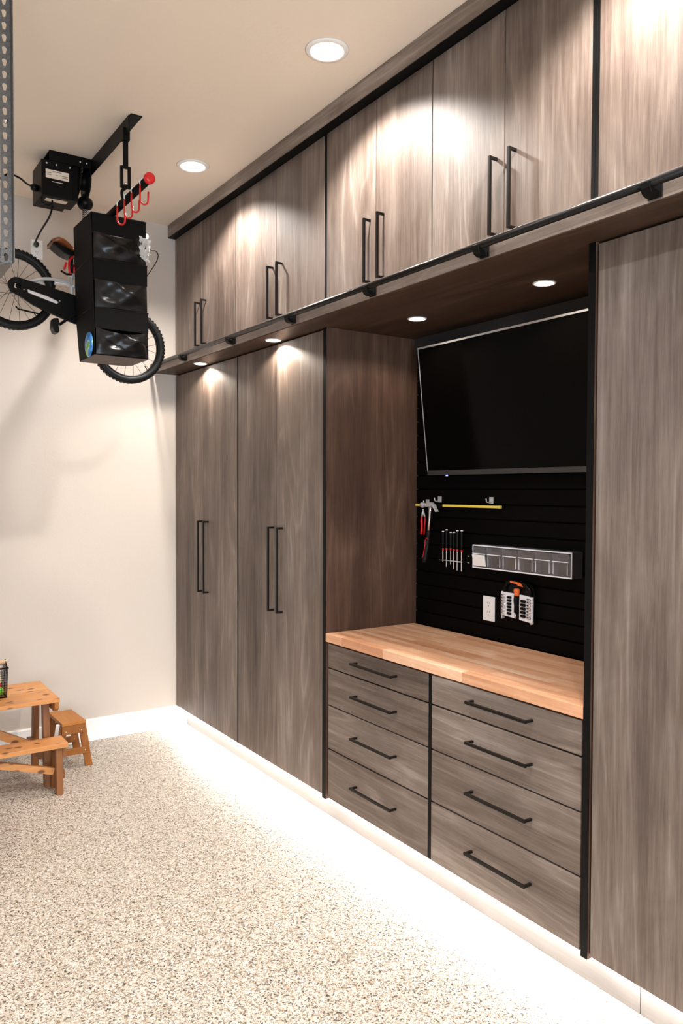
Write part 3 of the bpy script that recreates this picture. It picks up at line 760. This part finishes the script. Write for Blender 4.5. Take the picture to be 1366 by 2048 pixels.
# hook bar
ZB_ = 3.047
br = MB().tube([(BX, 3.470, ZB_+0.012), (BX, 4.56, ZB_+0.012)], 0.0185, 18).build('hook_bar', M_blkm, ho)
MB().lathe([(0.012, -0.020), (0.022, -0.018), (0.0255, -0.012), (0.0255, 0.004), (0.0235, 0.006)], (BX, 3.470, ZB_+0.012), (0, 1, 0), 24).build('end_cap', M_red, br, label='red end cap')
MB().lathe([(0.012, 0.020), (0.022, 0.018), (0.0255, 0.012), (0.0255, -0.004), (0.0235, -0.006)], (BX, 4.560, ZB_+0.012), (0, 1, 0), 24).build('end_cap', M_red, br, label='red end cap')
HK = [(3.865, 'nearest the black organiser'), (3.755, 'second from the black organiser'), (3.655, 'third from the black organiser'), (3.535, 'nearest the red end cap')]
for y, w_ in HK:
    t = thing('utility_hook', (BX, y, ZB_), 'red-dipped wire hook on the hoist bar, ' + w_, 'hook', 'red hooks on the hoist bar')
    zc = ZB_+0.012; rr = 0.0205
    ring = [(BX-0.0215*math.cos(a), y, zc+0.0215*math.sin(a)) for a in [-0.5+ (pi+1.0)*i/12 for i in range(13)]]
    MB().tube(ring, 0.0027, 8).build('wire_loop', M_plastic_w, t)
    lx = BX-0.0205*math.cos(-0.5)
    u = [(ring[0][0], y, ring[0][2]), (ring[0][0]-0.001, y, zc-0.03), (ring[0][0]-0.001, y, zc-0.075)]
    for i in range(1, 9):
        a = pi + pi*i/8
        u.append((ring[0][0]-0.001+0.019+0.019*math.cos(a), y, zc-0.075+0.022*math.sin(a)))
    u += [(ring[0][0]+0.038, y, zc-0.045), (ring[0][0]+0.039, y, zc-0.035)]
    MB().tube(u, 0.0042, 10).build('hook', M_red, t)
# bike support hook on the bar (goes down behind the organiser)
tq = thing('utility_hook', (1.2, 4.42, 3.0), 'long red bike hook holding the hanging bike under its saddle', 'hook')
MB().tube(smooth_path([(BX, 4.42, 3.079), (BX-0.024, 4.42, 3.062), (BX-0.020, 4.42, 3.035), (1.252, 4.42, 2.99), (1.225, 4.42, 2.952)]), 0.0032, 8).build('wire_loop', M_plastic_w, tq)
MB().tube(smooth_path([(1.225, 4.395, 2.955), (1.188, 4.392, 2.940), (1.152, 4.392, 2.893), (1.150, 4.392, 2.84), (1.158, 4.40, 2.826), (1.168, 4.44, 2.836), (1.186, 4.448, 2.85), (1.189, 4.448, 2.89)]), 0.0062, 10).build('hook', M_red, tq)

# ------------------------------------------------------------------ hanging organiser
og = thing('hanging_organizer', (1.31, 4.15, 2.31), 'black three-tier fabric organiser hanging from the hoist bar', 'organizer')
ox0, ox1, oy0, oy1 = 1.155, 1.436, 4.0, 4.325
oz = [2.334, 2.572, 2.818, 3.043]
def jit(p, s): return (p[0]+R.uniform(-s, s), p[1]+R.uniform(-s, s), p[2]+R.uniform(-s, s))
# side and back panels; slight lean so the bottom sits 12 mm further right
def lean(z): return 0.016*(3.04-z)/0.72
def panel(name, pts, mt, t=0.003, label=None, n=(1, 0, 0)):
    n = Vector(n)
    k = len(pts)
    vs = [Vector(p) for p in pts] + [Vector(p)+n*t for p in pts]
    b = MB().add(vs, [tuple(range(k)), tuple(reversed(range(k, 2*k)))] + [(i, k+i, k+(i+1) % k, (i+1) % k) for i in range(k)])
    return b.build(name, mt, og, label=label)
L_ = lambda y, z: (ox0+lean(z), y, z)
R_ = lambda y, z: (ox1+lean(z), y, z)
panel('side_panel', [L_(oy0+0.003, oz[0]), L_(oy1-0.045, oz[0]-0.001), L_(oy1, oz[1]), L_(oy1, oz[3]+0.006), L_(oy0+0.003, oz[3])], M_fabric)
panel('side_panel', [R_(oy0+0.003, oz[0]), R_(oy1-0.045, oz[0]-0.001), R_(oy1, oz[1]), R_(oy1, oz[3]+0.006), R_(oy0+0.003, oz[3])], M_fabric, n=(-1, 0, 0))
panel('back_panel', [(ox0+lean(oz[0])+0.004, oy1-0.053, oz[0]+0.02), (ox1+lean(oz[0])-0.004, oy1-0.053, oz[0]+0.02), (ox1-0.004, oy1-0.003, oz[3]), (ox0+0.004, oy1-0.003, oz[3])], M_fabric, n=(0, -1, 0))
panel('top_panel', [(ox0+0.001, oy0+0.003, oz[3]+0.001), (ox1-0.001, oy0+0.003, oz[3]+0.001), (ox1-0.001, oy1, oz[3]+0.007), (ox0+0.001, oy1, oz[3]+0.007)], M_fabric, n=(0, 0, 1))
bot = panel('bottom_panel', [(ox0+lean(oz[0]), oy0+0.002, oz[0]-0.001), (ox1+lean(oz[0]), oy0+0.002, oz[0]-0.001), (ox1+lean(oz[0])-0.01, oy1-0.08, oz[0]-0.001), (ox1+lean(oz[0])-0.04, oy1-0.045, oz[0]-0.001), (ox0+lean(oz[0]), oy1-0.045, oz[0]-0.001)], M_card, n=(0, 0, -1), label='stiff brown-grey bottom board')
# seams on the left side
for z_ in oz[1:3]:
    MB().tube([(ox0+lean(z_)-0.001, oy0, z_+0.004), (ox0+lean(z_)-0.001, oy1, z_-0.004)], 0.0015, 6).build('seam', M_pvc, og)
# front: each tier an upper band and a sagging vinyl pocket
RF = random.Random(21)
for i in range(3):
    z0, z1 = oz[i]+0.002, oz[i+1]-0.002
    zs_ = z0+(z1-z0)*0.56
    b = MB().box(ox0+lean(z0)+0.001, ox1+lean(z0)-0.001, oy0, oy0+0.003, zs_, z1)
    b.build('front_band', M_fabric, og)
    # pocket: vinyl sheet that bows outwards with a few soft folds and gapes along its top edge
    nu, nv = 28, 16
    vs = []; fs = []
    ph = [RF.uniform(0, 6.28) for _ in range(4)]
    for a in range(nv+1):
        for c in range(nu+1):
            u_, v_ = c/nu, a/nv
            x = ox0+0.006+lean(z0)+(ox1-ox0-0.012)*u_
            sag = (0.026 if i == 0 else 0.010)*math.sin(pi*u_)*v_*v_
            z = z0+(zs_-z0+0.004)*v_ - sag
            edge = math.sin(pi*u_)**0.5 if 0 < c < nu else 0.0
            bul = 0.018*edge*math.sin(pi*min(1, 0.15+v_*0.65))
            fold = 0.008*math.sin(5.0*u_+4.5*v_+ph[0])+0.005*math.sin(9.0*u_-6.0*v_+ph[1])+0.003*abs(math.sin(7.0*(u_+v_)+ph[2]))
            y = oy0-0.0015-max(0.0, bul+fold*edge*min(1, 3*v_))
            vs.append((x, y, z))
    for a in range(nv):
        for c in range(nu):
            fs.append((a*(nu+1)+c, a*(nu+1)+c+1, (a+1)*(nu+1)+c+1, (a+1)*(nu+1)+c))
    MB().add(vs, fs, True).build('pocket', M_pvc, og)
    MB().box(ox0+lean(z0), ox1+lean(z0), oy0-0.0035, oy0-0.0006, z1-0.001, z1+0.003).build('seam', M_pvc, og)
# suspension loops
for x in (1.21, 1.36):
    MB().tube(smooth_path([(x, 4.12, oz[3]+0.005), (x+(BX-x)*0.5, 4.12, 3.055), (BX, 4.12, ZB_+0.033)]), 0.003, 6).build('loop', M_fabric, og)
# things in the organiser
hp_ = MB().ball((ox0+lean(2.38)-0.0125, 4.056, 2.388), 0.0135, 0.0585, 0.064, 20, 14).build('play_ball', M_patch)
tag(hp_, 'blue and green printed soft ball poking out of the organiser side near its bottom', 'ball')
bagv = []
RB = random.Random(5)
bg = MB()
vs = []; fs = []
for a in range(9):
    for c in range(9):
        vs.append((1.392+0.058*c/8+RB.uniform(-0.006, 0.006), 3.972-0.016*RB.random(), 2.845+0.115*a/8+RB.uniform(-0.006, 0.006) - 0.02*(c/8)))
for a in range(8):
    for c in range(8):
        if RB.random() < 0.9:
            fs.append((a*9+c, a*9+c+1, (a+1)*9+c+1, (a+1)*9+c))
bg.add(vs, fs)
tag(bg.build('plastic_bag', M_bag), 'crumpled clear plastic bag at the upper right of the black organiser', 'bag')

# ------------------------------------------------------------------ kids bike
bk_ = thing('kids_bike', (1.18, 4.42, 2.25), 'small silver bike with brown saddle and black chain guard hanging by the cream wall', 'bicycle')
RH = Vector((0.871, 4.42, 2.703)); FH = Vector((1.486, 4.42, 2.468))
e1 = (FH-RH).normalized(); e2 = Vector((-e1.z, 0, e1.x))
BY = 4.42
def wheel(c, R_o):
    w = MB()
    # rim
    n = 48
    rp = [(R_o-0.046, -0.011), (R_o-0.033, -0.013), (R_o-0.030, -0.009), (R_o-0.030, 0.009), (R_o-0.033, 0.013), (R_o-0.046, 0.011)]
    vs = []; fs = []
    for k_ in range(n):
        a = 2*pi*k_/n
        for r_, d_ in rp:
            vs.append((c.x+r_*math.cos(a), c.y+d_, c.z+r_*math.sin(a)))
    q_ = len(rp)
    for k_ in range(n):
        l_ = (k_+1) % n
        for j in range(q_):
            j2 = (j+1) % q_
            fs.append((k_*q_+j, l_*q_+j, l_*q_+j2, k_*q_+j2))
    w.add(vs, fs, True)
    wo = w.build('wheel', M_blk, bk_)
    MB().tube([(c.x+(R_o-0.021)*math.cos(2*pi*k_/n), c.y, c.z+(R_o-0.021)*math.sin(2*pi*k_/n)) for k_ in range(n)], 0.021, 12, closed=True).build('tire', M_rub, wo)
    tr = MB()
    for k_ in range(60):
        a = 2*pi*k_/60
        for d_ in (-0.012, 0.012):
            p_ = Vector((c.x+(R_o-0.0035)*math.cos(a), c.y+d_, c.z+(R_o-0.0035)*math.sin(a)))
            tr.bar(p_ - Vector((-math.sin(a), 0, math.cos(a)))*0.006, p_ + Vector((-math.sin(a), 0, math.cos(a)))*0.006, 0.010, 0.005)
    to = tr.build('tread_knob', M_rub, wo); to['kind'] = 'stuff'
    MB().lathe([(0.006, -0.045), (0.006, -0.034), (0.020, -0.030), (0.012, -0.024), (0.012, 0.024), (0.020, 0.030), (0.006, 0.034), (0.006, 0.045)], c, (0, 1, 0), 16).build('hub', M_sil, wo)
    for k_ in range(20):
        a = 2*pi*(k_+0.5)/20
        s_ = -1 if k_ % 2 else 1
        ao = a + (0.9 if (k_ // 2) % 2 else -0.9)
        MB().tube([(c.x+0.018*math.cos(ao), c.y+0.028*s_, c.z+0.018*math.sin(ao)), (c.x+(R_o-0.045)*math.cos(a), c.y+0.002*s_, c.z+(R_o-0.045)*math.sin(a))], 0.0011, 5).build('spoke', M_blkm, wo)
    MB().tube([(c.x+(R_o-0.046)*math.cos(-0.85), c.y, c.z+(R_o-0.046)*math.sin(-0.85)), (c.x+(R_o-0.075)*math.cos(-0.85), c.y-0.004, c.z+(R_o-0.075)*math.sin(-0.85))], 0.003, 6).build('valve', M_rub, wo)
    return wo
wheel(RH, 0.2135); wheel(FH, 0.2135)
def bp(x, z, dy=0): return (x, BY+dy, z)
fr_ = MB()
fr_.tube([bp(1.170, 2.812), bp(1.168, 2.71), bp(1.170, 2.612)], 0.0135, 12)                      # seat tube
for s_ in (-1, 1):
    fr_.tube(smooth_path([bp(0.885, 2.712, s_*0.046), bp(0.945, 2.746, s_*0.045), bp(1.02, 2.772, s_*0.040), bp(1.115, 2.779, s_*0.030), bp(1.168, 2.768, s_*0.010)]), 0.0095, 10)
    fr_.tube([bp(0.885, 2.700, s_*0.046), bp(1.03, 2.66, s_*0.042), bp(1.185, 2.612, s_*0.022)], 0.0085, 10)
HT = FH + e2*0.40 - e1*0.155; HB = FH + e2*0.285 - e1*0.112
fr_.tube(smooth_path([bp(1.168, 2.766), bp(1.26, 2.762), bp(1.37, 2.80), tuple(HB.lerp(HT, 0.5))]), 0.0155, 12)
fr_.tube([bp(1.185, 2.612), bp(1.29, 2.665), tuple(HB)], 0.0165, 12)
fr_.tube([tuple(HB - e2*0.006), tuple(HT)], 0.0185, 14)
fr_.lathe([(0.020, -0.036), (0.020, 0.036)], bp(1.185, 2.612), (0, 1, 0), 16)
fr_.build('frame', M_sil, bk_)
fk = MB()
fk.tube([tuple(HB - e2*0.008 + Vector((0, -0.034, 0))), tuple(HB - e2*0.008 + Vector((0, 0.034, 0)))], 0.012, 10)
for s_ in (-1, 1):
    fk.tube([tuple(HB - e2*0.008 + Vector((0, s_*0.036, 0))), tuple(FH + e2*0.10 - e1*0.035 + Vector((0, s_*0.044, 0))), tuple(FH + Vector((0, s_*0.046, 0)))], [0.012, 0.011, 0.008], 10)
fk.build('fork', M_blk, bk_)
# handlebar
ST = HT + e2*0.075
hbm = MB()
hbm.tube([tuple(HT), tuple(ST)], 0.012, 10)
path = smooth_path([tuple(ST + e1*0.0 + e2*0.055 + Vector((0, -0.235, 0)) - e1*0.03), tuple(ST + e2*0.055 + Vector((0, -0.14, 0))), tuple(ST + e2*0.005 + Vector((0, -0.05, 0))), tuple(ST + e2*0.005 + Vector((0, 0.05, 0))), tuple(ST + e2*0.055 + Vector((0, 0.14, 0))), tuple(ST + e2*0.055 - e1*0.03 + Vector((0, 0.235, 0)))])
hbm.tube(path, 0.0105, 10)
hb_o = hbm.build('handlebar', M_chrome, bk_)
for s_ in (-1, 1):
    g0 = ST + e2*0.055 - e1*0.018 + Vector((0, s_*0.165, 0)); g1 = ST + e2*0.055 - e1*0.031 + Vector((0, s_*0.245, 0))
    MB().tube([tuple(g0), tuple(g1)], 0.0165, 12).build('grip', M_plastic_w, hb_o, label='white rubber grip')
MB().tube(smooth_path([tuple(ST + e2*0.03 + Vector((0, -0.12, 0))), (1.60, 4.30, 3.00), (1.632, 4.34, 2.975), (1.60, 4.38, 2.90), tuple(HB + e1*0.03)]), 0.0028, 6).build('brake_cable', M_blk, bk_)
# saddle
sd_pts = [(1.052, 2.978), (1.062, 2.998), (1.090, 3.010), (1.120, 3.006), (1.150, 2.990), (1.185, 2.962), (1.222, 2.950), (1.232, 2.944)]
wid = [0.050, 0.066, 0.072, 0.066, 0.050, 0.032, 0.020, 0.010]
vs = []; fs = []; nn = 10
for (x, z), w_ in zip(sd_pts, wid):
    for k_ in range(nn+1):
        a = pi*k_/nn
        vs.append((x, BY+w_*math.cos(a), z-0.024+0.024*math.sin(a)**0.7))
    vs.append((x, BY, z-0.030))
q_ = nn+2
for i in range(len(sd_pts)-1):
    for k_ in range(q_):
        l_ = (k_+1) % q_
        fs.append((i*q_+k_, (i+1)*q_+k_, (i+1)*q_+l_, i*q_+l_))
fs.append(tuple(range(q_))); fs.append(tuple(reversed(range((len(sd_pts)-1)*q_, len(sd_pts)*q_))))
sdl = MB().add(vs, fs, True).build('saddle', M_leather, bk_, label='glossy brown leather saddle')
MB().prism([(1.050, 2.980), (1.052, 2.966), (1.088, 2.940), (1.118, 2.922), (1.155, 2.912), (1.180, 2.925), (1.215, 2.925), (1.150, 2.950), (1.10, 2.965), (1.062, 2.985)], lambda a, b, d: (a, BY+d, b), -0.048, 0.048).build('saddle_base', M_blk, sdl, bevel=0.004)
MB().tube([bp(1.168, 2.822), bp(1.166, 2.93)], 0.0125, 12).build('seat_post', M_blk, bk_)
cl = MB().lathe([(0.018, 0), (0.018, 0.020)], bp(1.169, 2.810), (0, 0, 1), 14).build('seat_clamp', M_sil, bk_)
MB().tube([bp(1.164, 2.822, -0.018), bp(1.135, 2.818, -0.024), bp(1.105, 2.832, -0.026)], 0.006, 8).build('clamp_lever', M_blk, cl)
MB().prism([(1.118, 2.842), (1.128, 2.838), (1.140, 2.878), (1.130, 2.884)], lambda a, b, d: (a, BY+d, b), -0.030, -0.012).build('rear_reflector', M_red, bk_, bevel=0.002, label='red reflector')
# chain guard
cg = [(0.828, 2.703)]
for i in range(1, 8):
    a = pi*1.02 - i*pi*0.62/8
    cg.append((0.873+0.047*math.cos(a), 2.706+0.047*math.sin(a)))
cg += [(0.98, 2.735), (1.10, 2.713), (1.19, 2.696), (1.245, 2.672), (1.268, 2.62), (1.252, 2.568), (1.215, 2.545), (1.165, 2.545), (1.11, 2.562), (1.03, 2.588), (0.95, 2.618), (0.885, 2.656), (0.842, 2.672)]
cgo = MB().prism(cg, lambda a, b, d: (a, BY+d, b), -0.072, -0.056).build('chain_guard', M_blk, bk_, bevel=0.003)
MB().prism([(0.856, 2.694), (0.884, 2.690), (0.886, 2.714), (0.860, 2.718)], lambda a, b, d: (a, BY+d, b), -0.079, -0.0725).build('axle_nut', M_chrome, cgo, bevel=0.002)
MB().lathe([(0.016, 0), (0.014, 0.004)], (0.876, BY-0.080, 2.7045), (0, 1, 0), 6).build('axle_nut', M_blk, cgo)
MB().lathe([(0.004, 0), (0.004, 0.005)], (0.905, BY-0.078, 2.692), (0, 1, 0), 8).build('rivet', M_chrome, cgo)
MB().prism([(0.921, 2.694), (0.925, 2.677), (1.070, 2.637), (1.078, 2.645), (1.072, 2.653), (1.02, 2.672)], lambda a, b, d: (a, BY+d, b), -0.084, -0.0725).build('kickstand', M_sil, bk_, bevel=0.003, label='folded silver kickstand')
MB().box(1.082, 1.089, BY-0.078, BY-0.0725, 2.652, 2.659).build('rivet', M_chrome, cgo)
MB().tube([(0.888, BY+0.05, 2.628), (0.900, BY+0.05, 2.614), (1.03, BY+0.05, 2.598)], 0.0045, 8).build('stay_arm', M_blkm, bk_)
# cranks and pedals
for s_, ax, az in ((-1, 1.080, 2.528), (1, 1.270, 2.694)):
    yy = BY+s_*0.080
    co = MB().bar((1.185, yy, 2.612), (ax, yy, az), 0.010, 0.015).build('crank', M_blk, bk_, bevel=0.002)
    pc = (ax-0.022*(1 if s_ < 0 else -1), yy+s_*0.040, az-0.008)
    pd = MB()
    pd.prism([(-0.016, 0.044), (0.012, 0.048), (0.018, 0.030), (0.014, 0.0), (0.020, -0.030), (0.010, -0.046), (-0.010, -0.040), (-0.020, -0.010), (-0.018, 0.02)], lambda a, b, d: (pc[0]-0.010+a*0.9, pc[1]+d, pc[2]-0.012+b*0.85), -0.034, 0.030)
    pd.build('pedal', M_blk, co, bevel=0.003)

# ------------------------------------------------------------------ outlet on the cream wall
outlet((1.148, YB, 3.140), (1, 0, 0), (0, 0, 1), (0, -1, 0), 'white duplex outlet high on the cream wall with the hoist plug', 0.072, 0.118)

# ------------------------------------------------------------------ ceiling storage rack corner, upper left
sr = thing('ceiling_rack', (0.45, 3.0, 2.44), 'grey perforated steel corner post of a ceiling storage rack at upper left', 'storage rack')
RX0, RX1, RY = 0.540, 0.576, 2.95
pitch = 0.0405; z_lo, z_hi = 2.441, ZC-0.001
nmod = int((z_hi-z_lo)/pitch)
pitch = (z_hi-z_lo)/nmod
def key_outline(cx, cz):
    pts = []
    for i in range(20):
        a = 2*pi*i/20
        x, z = 0.0078*math.cos(a), 0.0078*math.sin(a)+0.005
        if math.sin(a) < -0.55:
            z = -0.013 + 0.004*(math.sin(a)+1)*0; x = max(-0.0045, min(0.0045, x))
            z = -0.0135 if abs(x) < 0.004 else -0.012
        pts.append((cx+x, cz+z))
    return pts
b = MB()
zz = z_lo
cxm = (RX0+RX1)/2-0.002
vs = []; fs = []
for mI in range(nmod):
    z0, z1 = zz, zz+pitch
    ho_ = key_outline(cxm, (z0+z1)/2)
    o_ = []
    for (x, z) in ho_:
        dx, dz = x-cxm, z-(z0+z1)/2
        s_ = min((((RX1-cxm) if dx > 0 else (RX0-cxm))/dx) if abs(dx) > 1e-6 else 1e9, ((pitch/2 if dz > 0 else -pitch/2)/dz) if abs(dz) > 1e-6 else 1e9)
        o_.append((cxm+dx*s_, (z0+z1)/2+dz*s_))
    n_ = len(ho_)
    for y in (RY, RY+0.0025):
        base = len(vs)
        vs += [(x, y, z) for x, z in ho_] + [(x, y, z) for x, z in o_]
        for i in range(n_):
            j = (i+1) % n_
            fs.append((base+i, base+j, base+n_+j, base+n_+i))
    base = len(vs) - 4*n_
    for i in range(n_):
        j = (i+1) % n_
        fs.append((base+i, base+j, base+2*n_+j, base+2*n_+i))
    # corners of the outer rectangle
    for y in (RY, RY+0.0025):
        for sx_, sz_ in ((0, 0), (1, 0), (1, 1), (0, 1)):
            cpt = (RX1 if sx_ else RX0, y, z1 if sz_ else z0)
            near = sorted(range(n_), key=lambda i: (o_[i][0]-cpt[0])**2+(o_[i][1]-cpt[2])**2)
            # the two outline points either side of the corner
            ang = math.atan2(cpt[2]-(z0+z1)/2, cpt[0]-cxm) % (2*pi)
            an = [math.atan2(p_[1]-(z0+z1)/2, p_[0]-cxm) % (2*pi) for p_ in o_]
            lo = max(range(n_), key=lambda i: -((ang-an[i]) % (2*pi)))
            hi = min(range(n_), key=lambda i: ((an[i]-ang) % (2*pi)))
            off = len(vs)
            vs += [cpt, (o_[lo][0], y, o_[lo][1]), (o_[hi][0], y, o_[hi][1])]
            fs.append((off, off+1, off+2))
    zz = z1
b.add(vs, fs)
post = b.build('post', M_galv, sr, label='perforated grey upright')
MB().box(RX1, RX1+0.0025, RY-0.034, RY+0.0025, z_lo, z_hi).build('post_flange', M_galv, post)
MB().lathe([(0.0095, 0), (0.0095, -0.006), (0.005, -0.007), (0.005, -0.012)], (RX0+0.018, RY-0.0003, 2.931), (0, 1, 0), 6).build('bolt', M_chrome, post)
fbm = MB()
fbm.box(-0.65, RX0-0.003, RY-0.003, RY-0.0005, 2.441, 2.517)
fbm.box(-0.65, RX0-0.003, RY-0.0005, RY+0.035, 2.441, 2.4435)
fbm.build('front_beam', M_galv, sr)
sbm = MB()
sbm.box(RX1-0.0025, RX1, RY+0.003, RY+0.8, 2.437, 2.50)
sbm.box(RX1-0.040, RX1-0.0025, RY+0.003, RY+0.8, 2.437, 2.4395)
sbm.build('side_beam', M_galv, sr)
MB().box(-0.65, RX1-0.041, RY+0.036, RY+0.8, 2.470, 2.474).build('deck', M_galv, sr)
MB().box(-0.65, RX1-0.041, RY+0.5, RY+0.53, 2.441, 2.4695).build('cross_beam', M_sil, sr)

# ------------------------------------------------------------------ kids picnic table, bench and step stool
tx1, ty0, ty1, tz = 1.086, 4.397, 4.868, 0.500
tbl = thing('picnic_table', (0.55, 4.63, 0), 'small stained pine picnic table against the cream wall', 'table')
nb = 4; bwid = (ty1-ty0)/nb
for i in range(nb):
    MB().box(-0.10, tx1, ty0+i*bwid+0.0006, ty0+(i+1)*bwid-0.0006, tz-0.022, tz).build('plank', M_pine_x, tbl, bevel=0.0015)
MB().prism([(ty0+0.004, tz-0.0225), (ty0+0.004, tz-0.055), (ty0+0.03, tz-0.075), (ty1-0.03, tz-0.075), (ty1-0.004, tz-0.055), (ty1-0.004, tz-0.0225)], lambda a, b, d: (d, a, b), tx1-0.028, tx1-0.004).build('apron', M_stool, tbl, bevel=0.002)
def leg(name, y_top, y_bot, z_top, x, w, t_, mt, parent):
    return MB().prism([(y_top-w/2, z_top), (y_top+w/2, z_top), (y_bot+w/2, 0), (y_bot-w/2, 0)], lambda a, b, d: (d, a, b), x-t_/2, x+t_/2).build(name, mt, parent, bevel=0.0015)
for x in (1.035, 0.0):
    leg('leg', ty0+0.125, ty0+0.080, tz-0.0228, x, 0.048, 0.034, M_pine_shade, tbl)
    leg('leg', ty1-0.125, ty1-0.080, tz-0.0228, x, 0.048, 0.034, M_pine_shade, tbl)
    MB().box(x-0.045, x-0.0175, ty0+0.085, ty1-0.085, 0.155, 0.200).build('stretcher', M_pine_shade, tbl, bevel=0.0015)
MB().bar((0.52, 4.632, 0.440), (0.988, 4.632, 0.19), 0.034, 0.045).build('brace', M_pine_x, tbl, bevel=0.0015)
MB().bar((0.46, 4.632, 0.440), (0.045, 4.632, 0.19), 0.034, 0.045).build('brace', M_pine_x, tbl, bevel=0.0015)
bn = thing('bench', (0.55, 4.37, 0), 'small stained pine bench pulled up in front of the picnic table', 'bench')
MB().box(-0.10, 1.102, 4.293, 4.445, 0.255, 0.280).build('seat', M_pine_x, bn, bevel=0.002)
for x in (1.060, 0.0):
    leg('leg', 4.335, 4.318, 0.2545, x, 0.036, 0.034, M_pine_shade, bn)
    leg('leg', 4.403, 4.440, 0.2545, x, 0.036, 0.034, M_pine_shade, bn)
    MB().box(x+0.0175, x+0.034, 4.312, 4.428, 0.205, 0.2545).build('end_rail', M_pine_shade, bn, bevel=0.0015)
    MB().box(x+0.0175, x+0.034, 4.335, 4.420, 0.075, 0.120).build('end_rail', M_pine_shade, bn, bevel=0.0015)
MB().bar((0.62, 4.369, 0.242), (1.042, 4.369, 0.115), 0.028, 0.036).build('brace', M_pine_x, bn, bevel=0.0015)
MB().bar((0.46, 4.369, 0.242), (0.018, 4.369, 0.115), 0.028, 0.036).build('brace', M_pine_x, bn, bevel=0.0015)
# step stool
st_ = thing('step_stool', (1.23, 4.79, 0), 'amber wooden step stool with splayed legs beside the picnic table', 'stool')
sq = [(1.158, 4.648), (1.298, 4.660), (1.286, 4.934), (1.150, 4.940)]
stz = 0.282
MB().add([(x, y, stz-0.020) for x, y in sq] + [(x, y, stz) for x, y in sq], [(0,3,2,1),(4,5,6,7),(0,1,5,4),(1,2,6,5),(2,3,7,6),(3,0,4,7)]).build('seat', M_stool, st_, bevel=0.002)
for yy in (4.664, 4.905):
    dy0 = yy; 
    ap = MB().box(1.160, 1.293, yy-0.007, yy+0.007, stz-0.072, stz-0.0205).build('apron', M_stool_shade, st_, bevel=0.0015)
    for s_ in (-1, 1):
        xt, xb = (1.228+s_*0.052, 1.228+s_*0.092)
        MB().prism([(xt-0.021, stz-0.0205), (xt+0.021, stz-0.0205), (xb+0.021, 0), (xb-0.021, 0)], lambda a, b, d: (a, d, b), yy+0.0075, yy+0.026).build('leg', M_stool_shade, st_, bevel=0.0015)
        MB().lathe([(0.0035, 0), (0.0035, -0.0015)], (1.227+s_*0.045, yy-0.0071, stz-0.055), (0, 1, 0), 10).build('screw', M_sil, ap)
    rl_ = MB().box(1.150, 1.306, yy-0.007, yy+0.007, 0.085, 0.122).build('rail', M_stool_shade, st_, bevel=0.0015)
    for s_ in (-1, 1):
        MB().lathe([(0.0035, 0), (0.0035, -0.0015)], (1.228+s_*0.065, yy-0.0071, 0.104), (0, 1, 0), 10).build('screw', M_sil, rl_)

# wire basket on the table, cut by the left edge
ba = thing('wire_basket', (0.74, 4.66, tz), 'black wire basket with wooden handle on the picnic table', 'basket')
wb = MB()
X0, X1, Y0, Y1 = 0.60, 0.845, 4.57, 4.72
for z_, g_ in ((tz+0.004, 0.0), (tz+0.165, 0.008)):
    wb.tube([(X0-g_, Y0-g_, z_), (X1+g_, Y0-g_, z_), (X1+g_, Y1+g_, z_), (X0-g_, Y1+g_, z_)], 0.004, 8, closed=True)
wb.build('basket_frame', M_blkm, ba)
mesh_ = MB()
for k_ in range(1, 12):
    z_ = tz+0.004+0.161*k_/12; g_ = 0.008*k_/12
    mesh_.tube([(X0-g_, Y0-g_, z_), (X1+g_, Y0-g_, z_), (X1+g_, Y1+g_, z_), (X0-g_, Y1+g_, z_)], 0.0011, 5, closed=True)
for k_ in range(19):
    x = X0+(X1-X0)*k_/18
    for y, g_ in ((Y0, -0.008), (Y1, 0.008)):
        mesh_.tube([(x, y, tz+0.004), (x, y+g_, tz+0.165)], 0.0011, 5)
for k_ in range(11):
    y = Y0+(Y1-Y0)*k_/10
    for x, g_ in ((X0, -0.008), (X1, 0.008)):
        mesh_.tube([(x, y, tz+0.004), (x+g_, y, tz+0.165)], 0.0011, 5)
for k_ in range(8):
    x = X0+(X1-X0)*(k_+0.5)/8
    mesh_.tube([(x, Y0, tz+0.0035), (x, Y1, tz+0.0035)], 0.0011, 5)
mo = mesh_.build('wire_mesh', M_blkm, ba); mo['kind'] = 'stuff'
for x in (X0-0.008, X1+0.008):
    MB().tube(smooth_path([(x, (Y0+Y1)/2-0.03, tz+0.12), (x, (Y0+Y1)/2-0.03, tz+0.165), (x, (Y0+Y1)/2-0.012, tz+0.180), (x, (Y0+Y1)/2+0.014, tz+0.188), (x, (Y0+Y1)/2+0.006, tz+0.196), (x, (Y0+Y1)/2-0.010, tz+0.186)]), 0.003, 8).build('handle_loop', M_blkm, ba)
MB().tube([(X0-0.014, (Y0+Y1)/2, tz+0.184), (X1+0.014, (Y0+Y1)/2, tz+0.184)], 0.011, 14).build('handle', M_natural, ba, label='pale wooden handle')
toys = [((0.815, 4.615), 0.024, M_green, 'small green toy at the bottom of the wire basket', 0.024),
        ((0.812, 4.672), 0.026, M_redtoy, 'small red toy in the wire basket near its right end', 0.040),
        ((0.815, 4.64), 0.020, M_ytoy, 'cream toy lying on the red and green toys in the basket', 0.080)]
for (x, y), r_, mt_, lab, zc in toys:
    tag(MB().ball((x, y, tz+0.006+zc), r_, r_, r_*0.95, 14, 10).build('toy_ball', mt_), lab, 'toy', 'toys in the wire basket')
